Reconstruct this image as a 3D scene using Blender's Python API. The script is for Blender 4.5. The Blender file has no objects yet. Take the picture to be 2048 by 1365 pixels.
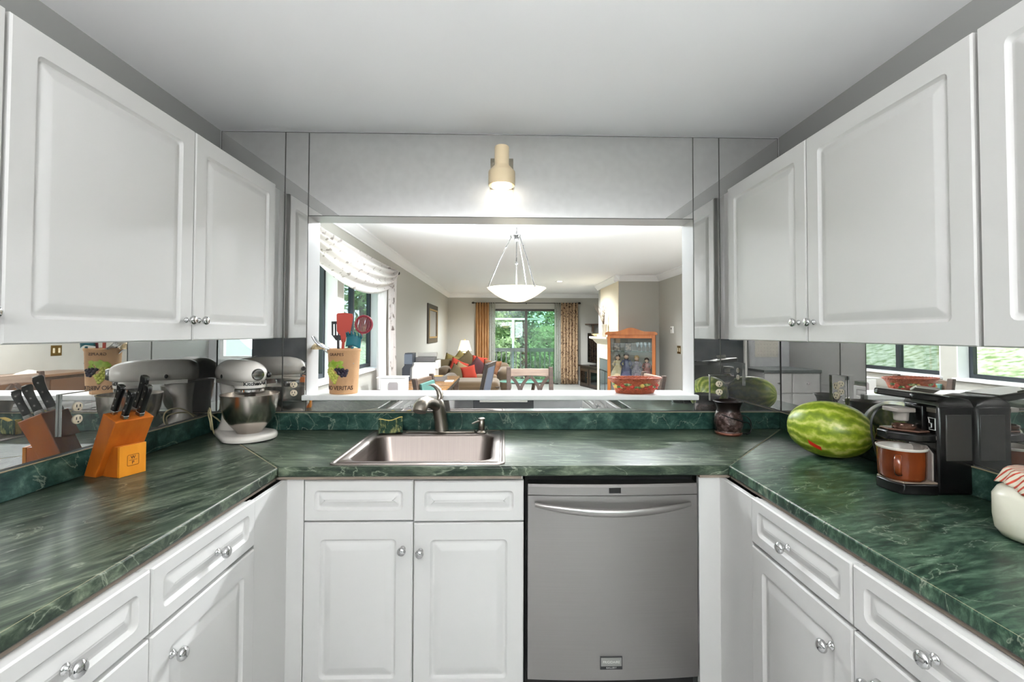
import bpy, bmesh, math, random
from mathutils import Matrix, Vector
from math import sin, cos, pi, radians, sqrt, atan2

# ------------------------------------------------------------------ camera, world, light, exposure
SC = bpy.context.scene
COL = SC.collection
random.seed(7)
cam_d = bpy.data.cameras.new('camera'); cam = bpy.data.objects.new('camera', cam_d); COL.objects.link(cam)
cam_d.sensor_fit = 'HORIZONTAL'; cam_d.sensor_width = 36.0
cam_d.lens = 916.44 / 2048 * 36.0
cam_d.shift_x = (1024 - 1030.05) / 2048
cam_d.shift_y = (645.72 - 682.5) / 2048
cam_d.clip_start = 0.02; cam_d.clip_end = 200
_yaw, _pit, _rol = 0.0245, 0.0234, 0.0028
_R0 = Vector((cos(_yaw), -sin(_yaw), 0)); _F = Vector((cos(_pit) * sin(_yaw), cos(_pit) * cos(_yaw), sin(_pit)))
_U0 = Vector((-sin(_pit) * sin(_yaw), -sin(_pit) * cos(_yaw), cos(_pit)))
_R = cos(_rol) * _R0 + sin(_rol) * _U0; _U = cos(_rol) * _U0 - sin(_rol) * _R0
cam.matrix_world = Matrix(((_R.x, _U.x, -_F.x, 0), (_R.y, _U.y, -_F.y, -2.2492), (_R.z, _U.z, -_F.z, 1.382), (0, 0, 0, 1)))
SC.camera = cam

W = bpy.data.worlds.new('world'); SC.world = W; W.use_nodes = True
_bg = W.node_tree.nodes['Background']
_bg.inputs[0].default_value = (0.86, 0.94, 1.0, 1); _bg.inputs[1].default_value = 1.35
sun_d = bpy.data.lights.new('sun', 'SUN'); sun_d.energy = 2.6; sun_d.angle = radians(6); sun_d.color = (1, .95, .86)
sun = bpy.data.objects.new('sun', sun_d); COL.objects.link(sun)
sun.rotation_euler = (radians(38), radians(14), 0)

SC.view_settings.view_transform = 'Standard'; SC.view_settings.look = 'None'
SC.view_settings.gamma = 1.0; SC.view_settings.use_curve_mapping = False
SC.view_settings.exposure = 1.2
try:
    SC.cycles.use_denoising = True
    SC.cycles.max_bounces = 12; SC.cycles.diffuse_bounces = 5; SC.cycles.glossy_bounces = 8
    SC.cycles.transparent_max_bounces = 16; SC.cycles.transmission_bounces = 8
    SC.cycles.caustics_reflective = False; SC.cycles.caustics_refractive = False
    SC.cycles.sample_clamp_indirect = 6.0
except Exception:
    pass

KITCHEN_LIGHT = 6.0       # emission of the bowls added out of view in the kitchen
KITCHEN_W = 25.0           # watts of the bare bulb in each added bowl
KITCHEN_UP = 62.0         # watts thrown up on the ceiling by each added bowl
KITCHEN_DOWN = 12.0       # watts thrown down on the floor by each added bowl
REAR_FILL_W = 18.0         # fill lamp outside the window added at the rear
PENDANT = 1.0
CAN_W = 98.0              # base watts of the recessed cans, most of them added


def lamp(name, kind, loc, energy, color=(1, 1, 1), size=.1, rot=(0, 0, 0), spot=None, blend=.6):
    d = bpy.data.lights.new(name, kind); d.energy = energy; d.color = color
    if kind == 'AREA':
        d.shape = 'DISK'; d.size = size
    elif kind in ('POINT', 'SPOT'):
        d.shadow_soft_size = size
    if kind == 'SPOT':
        d.spot_size = spot; d.spot_blend = blend
    o = bpy.data.objects.new(name, d); COL.objects.link(o); o.location = loc; o.rotation_euler = rot
    return o


# ------------------------------------------------------------------ materials
def lin(c):
    def f(v):
        v /= 255.0
        return v / 12.92 if v <= .04045 else ((v + .055) / 1.055) ** 2.4
    return (f(c[0]), f(c[1]), f(c[2]), 1)


MATS = {}


def mat(name, col=None, rough=.5, metal=0.0, noise=None, bump=None, coat=0, emit=None, spec=.5, trans=None, sheen=0):
    """noise = (scale xyz, colour 2, lo, hi[, detail, distortion]); bump = (scale, strength)"""
    if name in MATS:
        return MATS[name]
    m = bpy.data.materials.new(name); m.use_nodes = True
    nt = m.node_tree; b = nt.nodes['Principled BSDF']
    b.inputs['Base Color'].default_value = lin(col); b.inputs['Roughness'].default_value = rough
    b.inputs['Metallic'].default_value = metal; b.inputs['Specular IOR Level'].default_value = spec
    if coat:
        b.inputs['Coat Weight'].default_value = coat; b.inputs['Coat Roughness'].default_value = .08
    if sheen:
        b.inputs['Sheen Weight'].default_value = sheen
    if emit:
        b.inputs['Emission Color'].default_value = lin(emit[0]); b.inputs['Emission Strength'].default_value = emit[1]
    tc = None
    if noise or bump:
        tc = nt.nodes.new('ShaderNodeTexCoord')
    if noise:
        mp = nt.nodes.new('ShaderNodeMapping'); mp.inputs['Scale'].default_value = noise[0]
        nt.links.new(tc.outputs['Object'], mp.inputs[0])
        n = nt.nodes.new('ShaderNodeTexNoise'); n.inputs['Scale'].default_value = 1
        n.inputs['Detail'].default_value = noise[4] if len(noise) > 4 else 5
        n.inputs['Distortion'].default_value = noise[5] if len(noise) > 5 else 0
        nt.links.new(mp.outputs[0], n.inputs[0])
        r = nt.nodes.new('ShaderNodeValToRGB')
        r.color_ramp.elements[0].position = noise[2]; r.color_ramp.elements[0].color = lin(col)
        r.color_ramp.elements[1].position = noise[3]; r.color_ramp.elements[1].color = lin(noise[1])
        nt.links.new(n.outputs[0], r.inputs[0]); nt.links.new(r.outputs[0], b.inputs['Base Color'])
    if bump:
        n = nt.nodes.new('ShaderNodeTexNoise'); n.inputs['Scale'].default_value = bump[0]; n.inputs['Detail'].default_value = 4
        nt.links.new(tc.outputs['Object'], n.inputs[0])
        bp = nt.nodes.new('ShaderNodeBump'); bp.inputs['Strength'].default_value = bump[1]; bp.inputs['Distance'].default_value = .01
        nt.links.new(n.outputs[0], bp.inputs['Height']); nt.links.new(bp.outputs[0], b.inputs['Normal'])
    if trans is not None:       # thin see-through cloth: part of the light passes
        out = nt.nodes['Material Output']
        tr = nt.nodes.new('ShaderNodeBsdfTransparent'); tl = nt.nodes.new('ShaderNodeBsdfTranslucent')
        tl.inputs[0].default_value = lin(col)
        m1 = nt.nodes.new('ShaderNodeMixShader'); m1.inputs[0].default_value = .45
        nt.links.new(b.outputs[0], m1.inputs[1]); nt.links.new(tl.outputs[0], m1.inputs[2])
        m2 = nt.nodes.new('ShaderNodeMixShader'); m2.inputs[0].default_value = trans
        nt.links.new(m1.outputs[0], m2.inputs[1]); nt.links.new(tr.outputs[0], m2.inputs[2])
        nt.links.new(m2.outputs[0], out.inputs[0])
    MATS[name] = m
    return m


def glass_mat(name, tint=(255, 255, 255), refl=.08):
    if name in MATS:
        return MATS[name]
    m = bpy.data.materials.new(name); m.use_nodes = True; nt = m.node_tree
    nt.nodes.remove(nt.nodes['Principled BSDF'])
    tr = nt.nodes.new('ShaderNodeBsdfTransparent'); tr.inputs[0].default_value = lin(tint)
    gl = nt.nodes.new('ShaderNodeBsdfGlossy'); gl.inputs['Roughness'].default_value = .01
    mx = nt.nodes.new('ShaderNodeMixShader'); mx.inputs[0].default_value = refl
    nt.links.new(tr.outputs[0], mx.inputs[1]); nt.links.new(gl.outputs[0], mx.inputs[2])
    nt.links.new(mx.outputs[0], nt.nodes['Material Output'].inputs[0])
    MATS[name] = m
    return m


def mirror_mat(name, tint=.72, dust=.08):
    m = bpy.data.materials.new(name); m.use_nodes = True; nt = m.node_tree
    nt.nodes.remove(nt.nodes['Principled BSDF'])
    gl = nt.nodes.new('ShaderNodeBsdfGlossy'); gl.inputs['Roughness'].default_value = .004
    gl.inputs['Color'].default_value = (tint, tint, tint * .985, 1)
    df = nt.nodes.new('ShaderNodeBsdfDiffuse'); df.inputs['Color'].default_value = (.75, .74, .72, 1)
    tc = nt.nodes.new('ShaderNodeTexCoord'); n = nt.nodes.new('ShaderNodeTexNoise'); n.inputs['Scale'].default_value = 26; n.inputs['Detail'].default_value = 8
    nt.links.new(tc.outputs['Object'], n.inputs[0])
    mr = nt.nodes.new('ShaderNodeMapRange'); mr.inputs['From Min'].default_value = .3; mr.inputs['From Max'].default_value = .75
    mr.inputs['To Min'].default_value = dust * .6; mr.inputs['To Max'].default_value = dust * 1.5
    nt.links.new(n.outputs[0], mr.inputs[0])
    mx = nt.nodes.new('ShaderNodeMixShader'); nt.links.new(mr.outputs[0], mx.inputs[0])
    nt.links.new(gl.outputs[0], mx.inputs[1]); nt.links.new(df.outputs[0], mx.inputs[2])
    nt.links.new(mx.outputs[0], nt.nodes['Material Output'].inputs[0])
    MATS[name] = m
    return m


def marble_mat(name, rot=0.0, stretch=(2.4, 15.0, 9.0), base=((24, 35, 29), (50, 62, 51), (86, 97, 81), (134, 144, 123))):
    m = bpy.data.materials.new(name); m.use_nodes = True; nt = m.node_tree; b = nt.nodes['Principled BSDF']
    N = nt.nodes.new; L = nt.links.new
    tc = N('ShaderNodeTexCoord'); mp = N('ShaderNodeMapping')
    mp.inputs['Rotation'].default_value = (0, 0, rot)
    L(tc.outputs['Object'], mp.inputs[0])
    ms = N('ShaderNodeMapping'); ms.inputs['Scale'].default_value = stretch; L(mp.outputs[0], ms.inputs[0])
    n1 = N('ShaderNodeTexNoise'); n1.inputs['Scale'].default_value = 2.7; n1.inputs['Detail'].default_value = 12; n1.inputs['Roughness'].default_value = .68; n1.inputs['Distortion'].default_value = .5
    L(ms.outputs[0], n1.inputs[0])
    n2 = N('ShaderNodeTexNoise'); n2.inputs['Scale'].default_value = 1.1; n2.inputs['Detail'].default_value = 3
    L(mp.outputs[0], n2.inputs[0]); n2.inputs['Scale'].default_value = 4
    ad = N('ShaderNodeMath'); ad.operation = 'MULTIPLY_ADD'; L(n2.outputs[0], ad.inputs[0]); ad.inputs[1].default_value = .32; ad.inputs[2].default_value = -.16
    sm = N('ShaderNodeMath'); sm.operation = 'ADD'; L(n1.outputs[0], sm.inputs[0]); L(ad.outputs[0], sm.inputs[1])
    rp = N('ShaderNodeValToRGB'); e = rp.color_ramp.elements
    e[0].position = .34; e[0].color = lin(base[0]); e[1].position = .78; e[1].color = lin(base[3])
    q = e.new(.48); q.color = lin(base[1]); q = e.new(.6); q.color = lin(base[2])
    L(sm.outputs[0], rp.inputs[0])
    # thin pale veins
    mv = N('ShaderNodeMapping'); mv.inputs['Scale'].default_value = (stretch[0] * .55, stretch[1] * .28, stretch[2] * .3); L(mp.outputs[0], mv.inputs[0])
    n3 = N('ShaderNodeTexNoise'); n3.inputs['Scale'].default_value = 1.7; n3.inputs['Detail'].default_value = 9; n3.inputs['Distortion'].default_value = .7
    L(mv.outputs[0], n3.inputs[0])
    vr = N('ShaderNodeValToRGB'); v = vr.color_ramp.elements
    v[0].position = .495; v[0].color = (0, 0, 0, 1); v[1].position = .505; v[1].color = (0, 0, 0, 1)
    k = v.new(.5); k.color = (1, 1, 1, 1)
    L(n3.outputs[0], vr.inputs[0])
    ml = N('ShaderNodeMath'); ml.operation = 'MULTIPLY'; L(vr.outputs[0], ml.inputs[0]); ml.inputs[1].default_value = .42
    mx = N('ShaderNodeMixRGB'); L(ml.outputs[0], mx.inputs[0]); L(rp.outputs[0], mx.inputs[1]); mx.inputs[2].default_value = lin((176, 184, 164))
    L(mx.outputs[0], b.inputs['Base Color']); b.inputs['Roughness'].default_value = .28; b.inputs['Specular IOR Level'].default_value = .2
    MATS[name] = m
    return m


WHITE = mat('white thermofoil', (209, 208, 206), .46, spec=.4)
DARKGAP = mat('dark recess', (20, 19, 18), .8)
TAUPE = mat('taupe substrate', (130, 118, 106), .7)
CHROME = mat('chrome', (205, 205, 205), .12, 1.0)
STEEL = mat('brushed steel', (168, 165, 162), .3, 1.0, noise=((2, 2, 1400), (158, 155, 152), .35, .65))
STEEL_DW = mat('dishwasher steel', (160, 157, 155), .38, 1.0, noise=((3, 3, 1600), (154, 151, 149), .3, .7))
NICKEL = mat('brushed nickel', (150, 143, 134), .3, 1.0)
MIRROR = mirror_mat('mirror glass', .68, .07)
MIRROR_EDGE = mat('mirror edge', (62, 62, 58), .4)
MARBLE_BACK = marble_mat('green marble laminate back', 0.12)
MARBLE_LEFT = marble_mat('green marble laminate left', radians(-62))
MARBLE_RIGHT = marble_mat('green marble laminate right', radians(-14), (4.0, 19.0, 9.0), ((18, 35, 28), (38, 61, 49), (72, 96, 78), (126, 146, 126)))
MARBLE_SPLASH = marble_mat('green marble laminate splash', 0, (6, 6, 8), ((22, 44, 40), (36, 64, 58), (60, 88, 78), (108, 132, 120)))
BEIGE = mat('beige edge strip', (158, 148, 120), .5)
CEIL = mat('ceiling paint', (240, 240, 240), .9)
WALLGRAY = mat('grey wall paint', (140, 140, 138), .8)
JAMB = mat('semi gloss grey white', (184, 184, 184), .35)
SILL = mat('white sill paint', (238, 238, 237), .3)
TAN = mat('taupe wall paint', (180, 178, 170), .85)
TRIM = mat('white trim paint', (238, 238, 238), .5)
BLACKPL = mat('black plastic', (16, 16, 17), .28)
BLACKGL = mat('black gloss', (9, 9, 10), .1)
DARKWOOD = mat('dark brown wood', (74, 56, 44), .4, noise=((3, 30, 30), (104, 84, 68), .3, .7))
GREYWOOD = mat('weathered brown wood', (46, 34, 28), .45, noise=((4, 40, 40), (72, 55, 45), .3, .7))
RAILWOOD = mat('worn pale brown rail', (106, 88, 76), .4, noise=((4, 40, 40), (134, 115, 101), .3, .7))
OAK = mat('honey oak', (170, 92, 34), .35, noise=((14, 14, 2), (198, 118, 52), .3, .7))
CREAM = mat('cream enamel', (226, 205, 170), .35)
MIXWHITE = mat('mixer white enamel', (244, 238, 230), .22, coat=.3)
IVORY = mat('ivory plastic', (222, 208, 176), .4)
BRASS = mat('antique brass', (150, 124, 72), .35, 1.0)
INK = mat('dark ink', (66, 36, 22), .7)

# ------------------------------------------------------------------ mesh helpers
ROOTM = {}


def T(x=0, y=0, z=0):
    return Matrix.Translation((x, y, z))


def RZ(a):
    return Matrix.Rotation(a, 4, 'Z')


def RX(a):
    return Matrix.Rotation(a, 4, 'X')


def RY(a):
    return Matrix.Rotation(a, 4, 'Y')


def axis_to(a, b):
    """matrix that puts local z along a->b with origin at a"""
    a = Vector(a); b = Vector(b); d = b - a
    return Matrix.Translation(a) @ d.to_track_quat('Z', 'Y').to_matrix().to_4x4(), d.length


class MB:
    def __init__(s):
        s.v = []; s.f = []

    def add(s, vs, fs, M=None):
        o = len(s.v)
        for p in vs:
            p = Vector(p)
            s.v.append(tuple(M @ p) if M else tuple(p))
        for f in fs:
            s.f.append([i + o for i in f])
        return s

    def box(s, x0, y0, z0, x1, y1, z1, M=None):
        vs = [(x0, y0, z0), (x1, y0, z0), (x1, y1, z0), (x0, y1, z0), (x0, y0, z1), (x1, y0, z1), (x1, y1, z1), (x0, y1, z1)]
        return s.add(vs, [(3, 2, 1, 0), (4, 5, 6, 7), (0, 1, 5, 4), (1, 2, 6, 5), (2, 3, 7, 6), (3, 0, 4, 7)], M)

    def lathe(s, prof, seg=32, M=None, capb=True, capt=True, sx=1, sy=1):
        vs = []; fs = []
        for r, z in prof:
            for i in range(seg):
                a = 2 * pi * i / seg
                vs.append((r * cos(a) * sx, r * sin(a) * sy, z))
        n = len(prof)
        for k in range(n - 1):
            for i in range(seg):
                j = (i + 1) % seg
                fs.append((k * seg + i, k * seg + j, (k + 1) * seg + j, (k + 1) * seg + i))
        if capb:
            fs.append(tuple(reversed(range(seg))))
        if capt:
            fs.append(tuple((n - 1) * seg + i for i in range(seg)))
        return s.add(vs, fs, M)

    def tube(s, pts, r, seg=8, closed=False, M=None):
        pts = [Vector(p) for p in pts]; n = len(pts)
        rs = r if isinstance(r, (list, tuple)) else [r] * n
        vs = []; fs = []; up = Vector((0, 0, 1)); prev = None
        for i, p in enumerate(pts):
            if closed:
                t = pts[(i + 1) % n] - pts[i - 1]
            else:
                t = pts[min(i + 1, n - 1)] - pts[max(i - 1, 0)]
            if t.length < 1e-9:
                t = Vector((0, 0, 1))
            t.normalize()
            if prev is None:
                a = up if abs(t.dot(up)) < .9 else Vector((1, 0, 0))
                x = t.cross(a).normalized()
            else:
                x = prev - t * prev.dot(t)
                x = x.normalized() if x.length > 1e-6 else t.cross(up).normalized()
            prev = x; y = t.cross(x)
            for k in range(seg):
                a = 2 * pi * k / seg
                vs.append(p + (x * cos(a) + y * sin(a)) * rs[i])
        m = n if closed else n - 1
        for i in range(m):
            for k in range(seg):
                j = (k + 1) % seg; q = (i + 1) % n
                fs.append((i * seg + k, i * seg + j, q * seg + j, q * seg + k))
        if not closed:
            fs.append(tuple(reversed(range(seg)))); fs.append(tuple((n - 1) * seg + k for k in range(seg)))
        return s.add(vs, fs, M)

    def ell(s, c, r, seg=20, rings=12, M=None):
        prof = []
        vs = []; fs = []
        for i in range(rings + 1):
            th = pi * i / rings
            if i in (0, rings):
                vs.append((c[0], c[1], c[2] + r[2] * cos(th)))
            else:
                for k in range(seg):
                    a = 2 * pi * k / seg
                    vs.append((c[0] + r[0] * sin(th) * cos(a), c[1] + r[1] * sin(th) * sin(a), c[2] + r[2] * cos(th)))
        last = len(vs) - 1
        for k in range(seg):
            j = (k + 1) % seg
            fs.append((0, 1 + k, 1 + j)); b = 1 + (rings - 2) * seg
            fs.append((last, b + j, b + k))
            for i in range(rings - 2):
                a0 = 1 + i * seg
                fs.append((a0 + k, a0 + seg + k, a0 + seg + j, a0 + j))
        return s.add(vs, fs, M)

    def loft(s, secs, M=None, cap=True):
        """secs: list of equally long point loops"""
        n = len(secs[0]); vs = [p for q in secs for p in q]; fs = []
        for i in range(len(secs) - 1):
            for k in range(n):
                j = (k + 1) % n
                fs.append((i * n + k, i * n + j, (i + 1) * n + j, (i + 1) * n + k))
        if cap:
            fs.append(tuple(reversed(range(n)))); fs.append(tuple((len(secs) - 1) * n + k for k in range(n)))
        return s.add(vs, fs, M)

    def prism(s, poly, z0, z1, M=None):
        n = len(poly)
        vs = [(x, y, z0) for x, y in poly] + [(x, y, z1) for x, y in poly]
        fs = [tuple(reversed(range(n))), tuple(range(n, 2 * n))]
        for i in range(n):
            j = (i + 1) % n
            fs.append((i, j, n + j, n + i))
        return s.add(vs, fs, M)

    def grid(s, fn, nu, nv, M=None, closeu=False):
        vs = [fn(i / (nu if closeu else nu), j / nv) for j in range(nv + 1) for i in range(nu + (0 if closeu else 1))]
        w = nu + (0 if closeu else 1); fs = []
        for j in range(nv):
            for i in range(nu):
                k = (i + 1) % w
                fs.append((j * w + i, j * w + k, (j + 1) * w + k, (j + 1) * w + i))
        return s.add(vs, fs, M)

    def obj(s, name, m, parent=None, smooth=40, bevel=None, ws=False, solid=None, seg=2):
        me = bpy.data.meshes.new(name)
        vs = s.v
        if parent is not None and ws:
            inv = ROOTM.get(parent.name, Matrix()).inverted()
            vs = [tuple(inv @ Vector(p)) for p in vs]
        me.from_pydata(vs, [], s.f); me.validate(); me.update()
        bm = bmesh.new(); bm.from_mesh(me); bmesh.ops.recalc_face_normals(bm, faces=bm.faces); bm.to_mesh(me); bm.free()
        if smooth:
            me.polygons.foreach_set('use_smooth', [True] * len(me.polygons))
            me.set_sharp_from_angle(angle=radians(smooth))
        me.materials.append(m)
        o = bpy.data.objects.new(name, me); COL.objects.link(o)
        if parent is not None:
            o.parent = parent; ROOTM[o.name] = ROOTM.get(parent.name, Matrix())
        if solid:
            md = o.modifiers.new('solid', 'SOLIDIFY'); md.thickness = solid; md.offset = 0
        if bevel:
            md = o.modifiers.new('bevel', 'BEVEL'); md.width = bevel; md.segments = seg; md.limit_method = 'ANGLE'; md.angle_limit = radians(40)
            md.harden_normals = False
        return o


def tag(o, label=None, cat=None, group=None, kind=None):
    if label: o['label'] = label
    if cat: o['category'] = cat
    if group: o['group'] = group
    if kind: o['kind'] = kind
    return o


def thing(name, label, cat, loc=(0, 0, 0), rz=0, group=None, kind=None):
    o = bpy.data.objects.new(name, None); COL.objects.link(o); o.empty_display_size = .05
    o.location = loc; o.rotation_euler = (0, 0, rz)
    ROOTM[o.name] = Matrix.Translation(loc) @ RZ(rz)
    return tag(o, label, cat, group, kind)


def dup(root, loc, rz, label=None, group=None):
    r = root.copy(); COL.objects.link(r); r.location = loc; r.rotation_euler = (0, 0, rz)
    ROOTM[r.name] = Matrix.Translation(loc) @ RZ(rz)
    if label: r['label'] = label
    if group: r['group'] = group

    def rec(a, b):
        for ch in list(a.children):
            c = ch.copy(); COL.objects.link(c); c.parent = b; ROOTM[c.name] = ROOTM[b.name]
            rec(ch, c)
    rec(root, r)
    return r


def text_mb(txt, size, depth=.0015, spacing=1.0, bold=0):
    cu = bpy.data.curves.new('txt', 'FONT'); cu.body = txt; cu.size = size; cu.extrude = depth / 2
    cu.align_x = 'CENTER'; cu.align_y = 'CENTER'; cu.space_character = spacing; cu.offset = bold; cu.resolution_u = 3
    ob = bpy.data.objects.new('txt', cu); COL.objects.link(ob)
    bpy.context.view_layer.update()
    me = bpy.data.meshes.new_from_object(ob.evaluated_get(bpy.context.evaluated_depsgraph_get()))
    mb = MB(); mb.add([tuple(v.co) for v in me.vertices], [list(p.vertices) for p in me.polygons])
    bpy.data.objects.remove(ob); bpy.data.curves.remove(cu); bpy.data.meshes.remove(me)
    return mb


def struct(name, mb, m, smooth=None, bevel=None, label=None, cat=None):
    o = mb.obj(name, m, None, smooth, bevel)
    o['kind'] = 'structure'
    return o


def rrect(w, h, r, n=5, cx=0, cy=0):
    """rounded rectangle loop, ccw"""
    out = []
    r = min(r, w / 2 - 1e-5, h / 2 - 1e-5)
    for qx, qy, a0 in ((1, 1, 0), (-1, 1, pi / 2), (-1, -1, pi), (1, -1, 3 * pi / 2)):
        for k in range(n):
            a = a0 + pi / 2 * k / (n - 1)
            out.append((cx + qx * (w / 2 - r) + r * cos(a), cy + qy * (h / 2 - r) + r * sin(a)))
    return out


def door_mb(w, h, inset, M, t=.019):
    """routed raised-panel front; local x 0..w, z 0..h, face towards -y at y=0"""
    rings = [(0, t, .0008), (0, .004, .0008), (.0035, 0, .0012), (inset, 0, .014), (inset + .003, .0045, .013), (inset + .008, .0085, .011),
             (inset + .013, .0085, .009), (inset + .017, .0062, .006), (inset + .036, .0006, .002), (inset + .039, 0, .002)]
    secs = []
    for i, y, r in rings:
        secs.append([(x, y, z) for x, z in rrect(w - 2 * i, h - 2 * i, r, 4, w / 2, h / 2)])
    return MB().loft(secs, M)


KNOB = [(.0095, 0), (.0100, .002), (.0085, .004), (.0050, .006), (.0045, .014), (.0075, .017), (.0135, .020), (.0152, .024), (.0145, .029), (.0105, .033), (.004, .035)]


def knob(parent, loc, face):
    """face: unit direction the knob sticks out to"""
    M, _ = axis_to(loc, Vector(loc) + Vector(face))
    return MB().lathe(KNOB, 20, M).obj('knob', CHROME, parent, ws=True, smooth=60)


# ------------------------------------------------------------------ room shell
xL, xR, H1, H2 = -1.384, 1.378, 2.368, 2.457
DL, DR, FAR, REAR = -1.52, 2.87, 10.24, -4.3
OX1, OX2, OZT, BZ, THK = -.954, .940, 1.952, 1.083, .14
CT = .914

struct('floor_kitchen', MB().box(-1.75, -4.45, -.12, 3.05, .07, 0), mat('pale floor tile', (202, 202, 202), .5))
struct('floor', MB().box(-1.75, .07, -.12, 3.05, 10.45, 0), mat('beige carpet', (172, 170, 166), .95, bump=(240, .5)))
struct('ceiling', MB().box(-1.75, -4.45, H1, 1.9, 0, H1 + .3), CEIL)
struct('ceiling_dining', MB().box(-1.75, 0, H2, 3.05, 10.45, H2 + .3), CEIL)
struct('wall_left', MB().box(xL - .13, -4.3, 0, xL, 0, H1), WALLGRAY)
struct('wall_right', MB().box(xR, -4.3, 0, xR + .13, 0, H1), WALLGRAY)
struct('wall_rear', MB().box(-1.6, REAR - .15, 0, .05, REAR, H1).box(1.25, REAR - .15, 0, 1.6, REAR, H1).box(.05, REAR - .15, 0, 1.25, REAR, 1.0).box(.05, REAR - .15, 2.15, 1.25, REAR, H1), mat('rear wall paint', (205, 206, 208), .85))
wb = MB()
wb.box(DL, 0, 0, OX1, THK, H2); wb.box(OX2, 0, 0, DR, THK, H2)
wb.box(OX1, 0, 0, OX2, THK, BZ - .025); wb.box(OX1, 0, OZT, OX2, THK, H2)
struct('wall_back', wb, JAMB)
# windows in the dining room's left wall
WA = (2.13, 3.40); WB = (.45, 1.97); WZ0, WZ1 = .955, 2.12
wl = MB(); x0, x1 = DL - .16, DL
for a, b in ((-.02, WB[0]), (WB[1], WA[0]), (WA[1], FAR + .14)):
    wl.box(x0, a, 0, x1, b, H2)
for a, b in (WA, WB):
    wl.box(x0, a, 0, x1, b, WZ0); wl.box(x0, a, WZ1, x1, b, H2)
struct('wall_dining_left', wl, TAN)
struct('wall_dining_right', MB().box(DR, 0, 0, DR + .15, FAR + .14, H2), TAN)
SX0, SX1, SZ1 = -.345, 1.495, 2.05
wf = MB(); wf.box(DL, FAR, 0, SX0, FAR + .14, H2); wf.box(SX1, FAR, 0, DR, FAR + .14, H2); wf.box(SX0, FAR, SZ1, SX1, FAR + .14, H2)
struct('wall_far', wf, TAN)
CHX, CHY0, CHY1 = 2.12, 6.15, 7.95
struct('wall_chimney', MB().box(CHX, CHY0, 0, DR, CHY1, H2), TAN)
# pale panel on the chimney's face above the mantel
struct('trim_1', MB().box(CHX - .012, CHY0, 1.30, CHX, CHY1 - .25, H2 - .1), mat('cream paint', (226, 214, 190), .8))


def crown(name, p0, p1, inward):
    """white crown moulding from p0 to p1 under the dining ceiling; inward = xy normal into the room"""
    prof = [(0, -.105), (.012, -.105), (.014, -.09), (.03, -.078), (.055, -.045), (.075, -.022), (.09, -.016), (.092, 0), (0, 0)]
    n = Vector((inward[0], inward[1], 0)); secs = []
    for p in (p0, p1):
        secs.append([tuple(Vector((p[0], p[1], H2 - .001)) + n * a + Vector((0, 0, b))) for a, b in prof])
    struct(name, MB().loft(secs), TRIM, smooth=30)


crown('trim_2', (DL, THK), (DL, FAR), (1, 0)); crown('trim_3', (DL, FAR), (DR, FAR), (0, -1))
crown('trim_4', (CHX, CHY1 + .09), (CHX, CHY0 - .09), (-1, 0)); crown('trim_5', (CHX - .09, CHY0), (DR, CHY0), (0, -1)); crown('trim_6', (DR, CHY0), (DR, THK), (-1, 0))
struct('baseboard_far', MB().box(DL, FAR - .015, 0, SX0, FAR, .1).box(SX1, FAR - .015, 0, DR, FAR, .1), TRIM)
struct('baseboard_left', MB().box(DL, THK, 0, DL + .015, FAR - .015, .1), TRIM)
struct('baseboard_right', MB().box(DR - .015, THK, 0, DR, CHY0, .1), TRIM)

# the pass-through's white bar ledge
bar = MB().prism([(OX1 - .012, -.03), (OX2 + .014, -.03), (OX2 + .014, -.002), (OX2, -.002), (OX2, THK + .03), (OX1, THK + .03), (OX1, -.002), (OX1 - .012, -.002)], BZ - .025, BZ)
o = bar.obj('bar_ledge', SILL, None, None, bevel=.004)
tag(o, 'long white ledge along the bottom of the pass-through opening', 'ledge')

# windows: dark frames, panes
WFRAME = mat('dark window frame', (38, 44, 50), .4)
GLASS = glass_mat('window glass', (244, 252, 248), .06)


def window(name, y0, y1, mull, gm):
    r = thing(name, 'x', 'x', (DL - .12, (y0 + y1) / 2, WZ0)); del r['label']; del r['category']; r['kind'] = 'structure'
    X0, X1 = DL - .15, DL - .11; z0, z1 = WZ0 + .02, WZ1
    f = MB(); f.box(X0, y0, z0, X1, y0 + .045, z1); f.box(X0, y1 - .045, z0, X1, y1, z1)
    f.box(X0, y0 + .045, z0, X1, y1 - .045, z0 + .04); f.box(X0, y0 + .045, z1 - .04, X1, y1 - .045, z1)
    f.obj('window_frame', WFRAME, r, None, ws=True)
    MB().box(X0 - .005, mull - .022, z0 + .04, X1 + .006, mull + .022, z1 - .04).obj('mullion', WFRAME, r, None, ws=True)
    MB().box(X0 + .015, y0 + .045, z0 + .04, X0 + .019, mull - .022, z1 - .04).obj('pane', gm, r, None, ws=True)
    MB().box(X0 + .015, mull + .022, z0 + .04, X0 + .019, y1 - .045, z1 - .04).obj('pane', gm, r, None, ws=True)
    j = MB(); j.box(DL - .105, y0, WZ0 + .02, DL + .001, y0 + .012, WZ1); j.box(DL - .105, y1 - .012, WZ0 + .02, DL + .001, y1, WZ1); j.box(DL - .105, y0 + .012, WZ1 - .012, DL + .001, y1 - .012, WZ1)
    j.obj('window_jamb', TRIM, r, None, ws=True)
    MB().box(DL - .11, y0 - .02, WZ0 - .005, DL + .035, y1 + .02, WZ0 + .02).obj('window_sill', TRIM, r, None, bevel=.004, ws=True)


window('window_1', WA[0], WA[1], 2.74, glass_mat('screened blue glass', (214, 226, 228), .16)); window('window_2', WB[0], WB[1], 1.15, GLASS)
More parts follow.
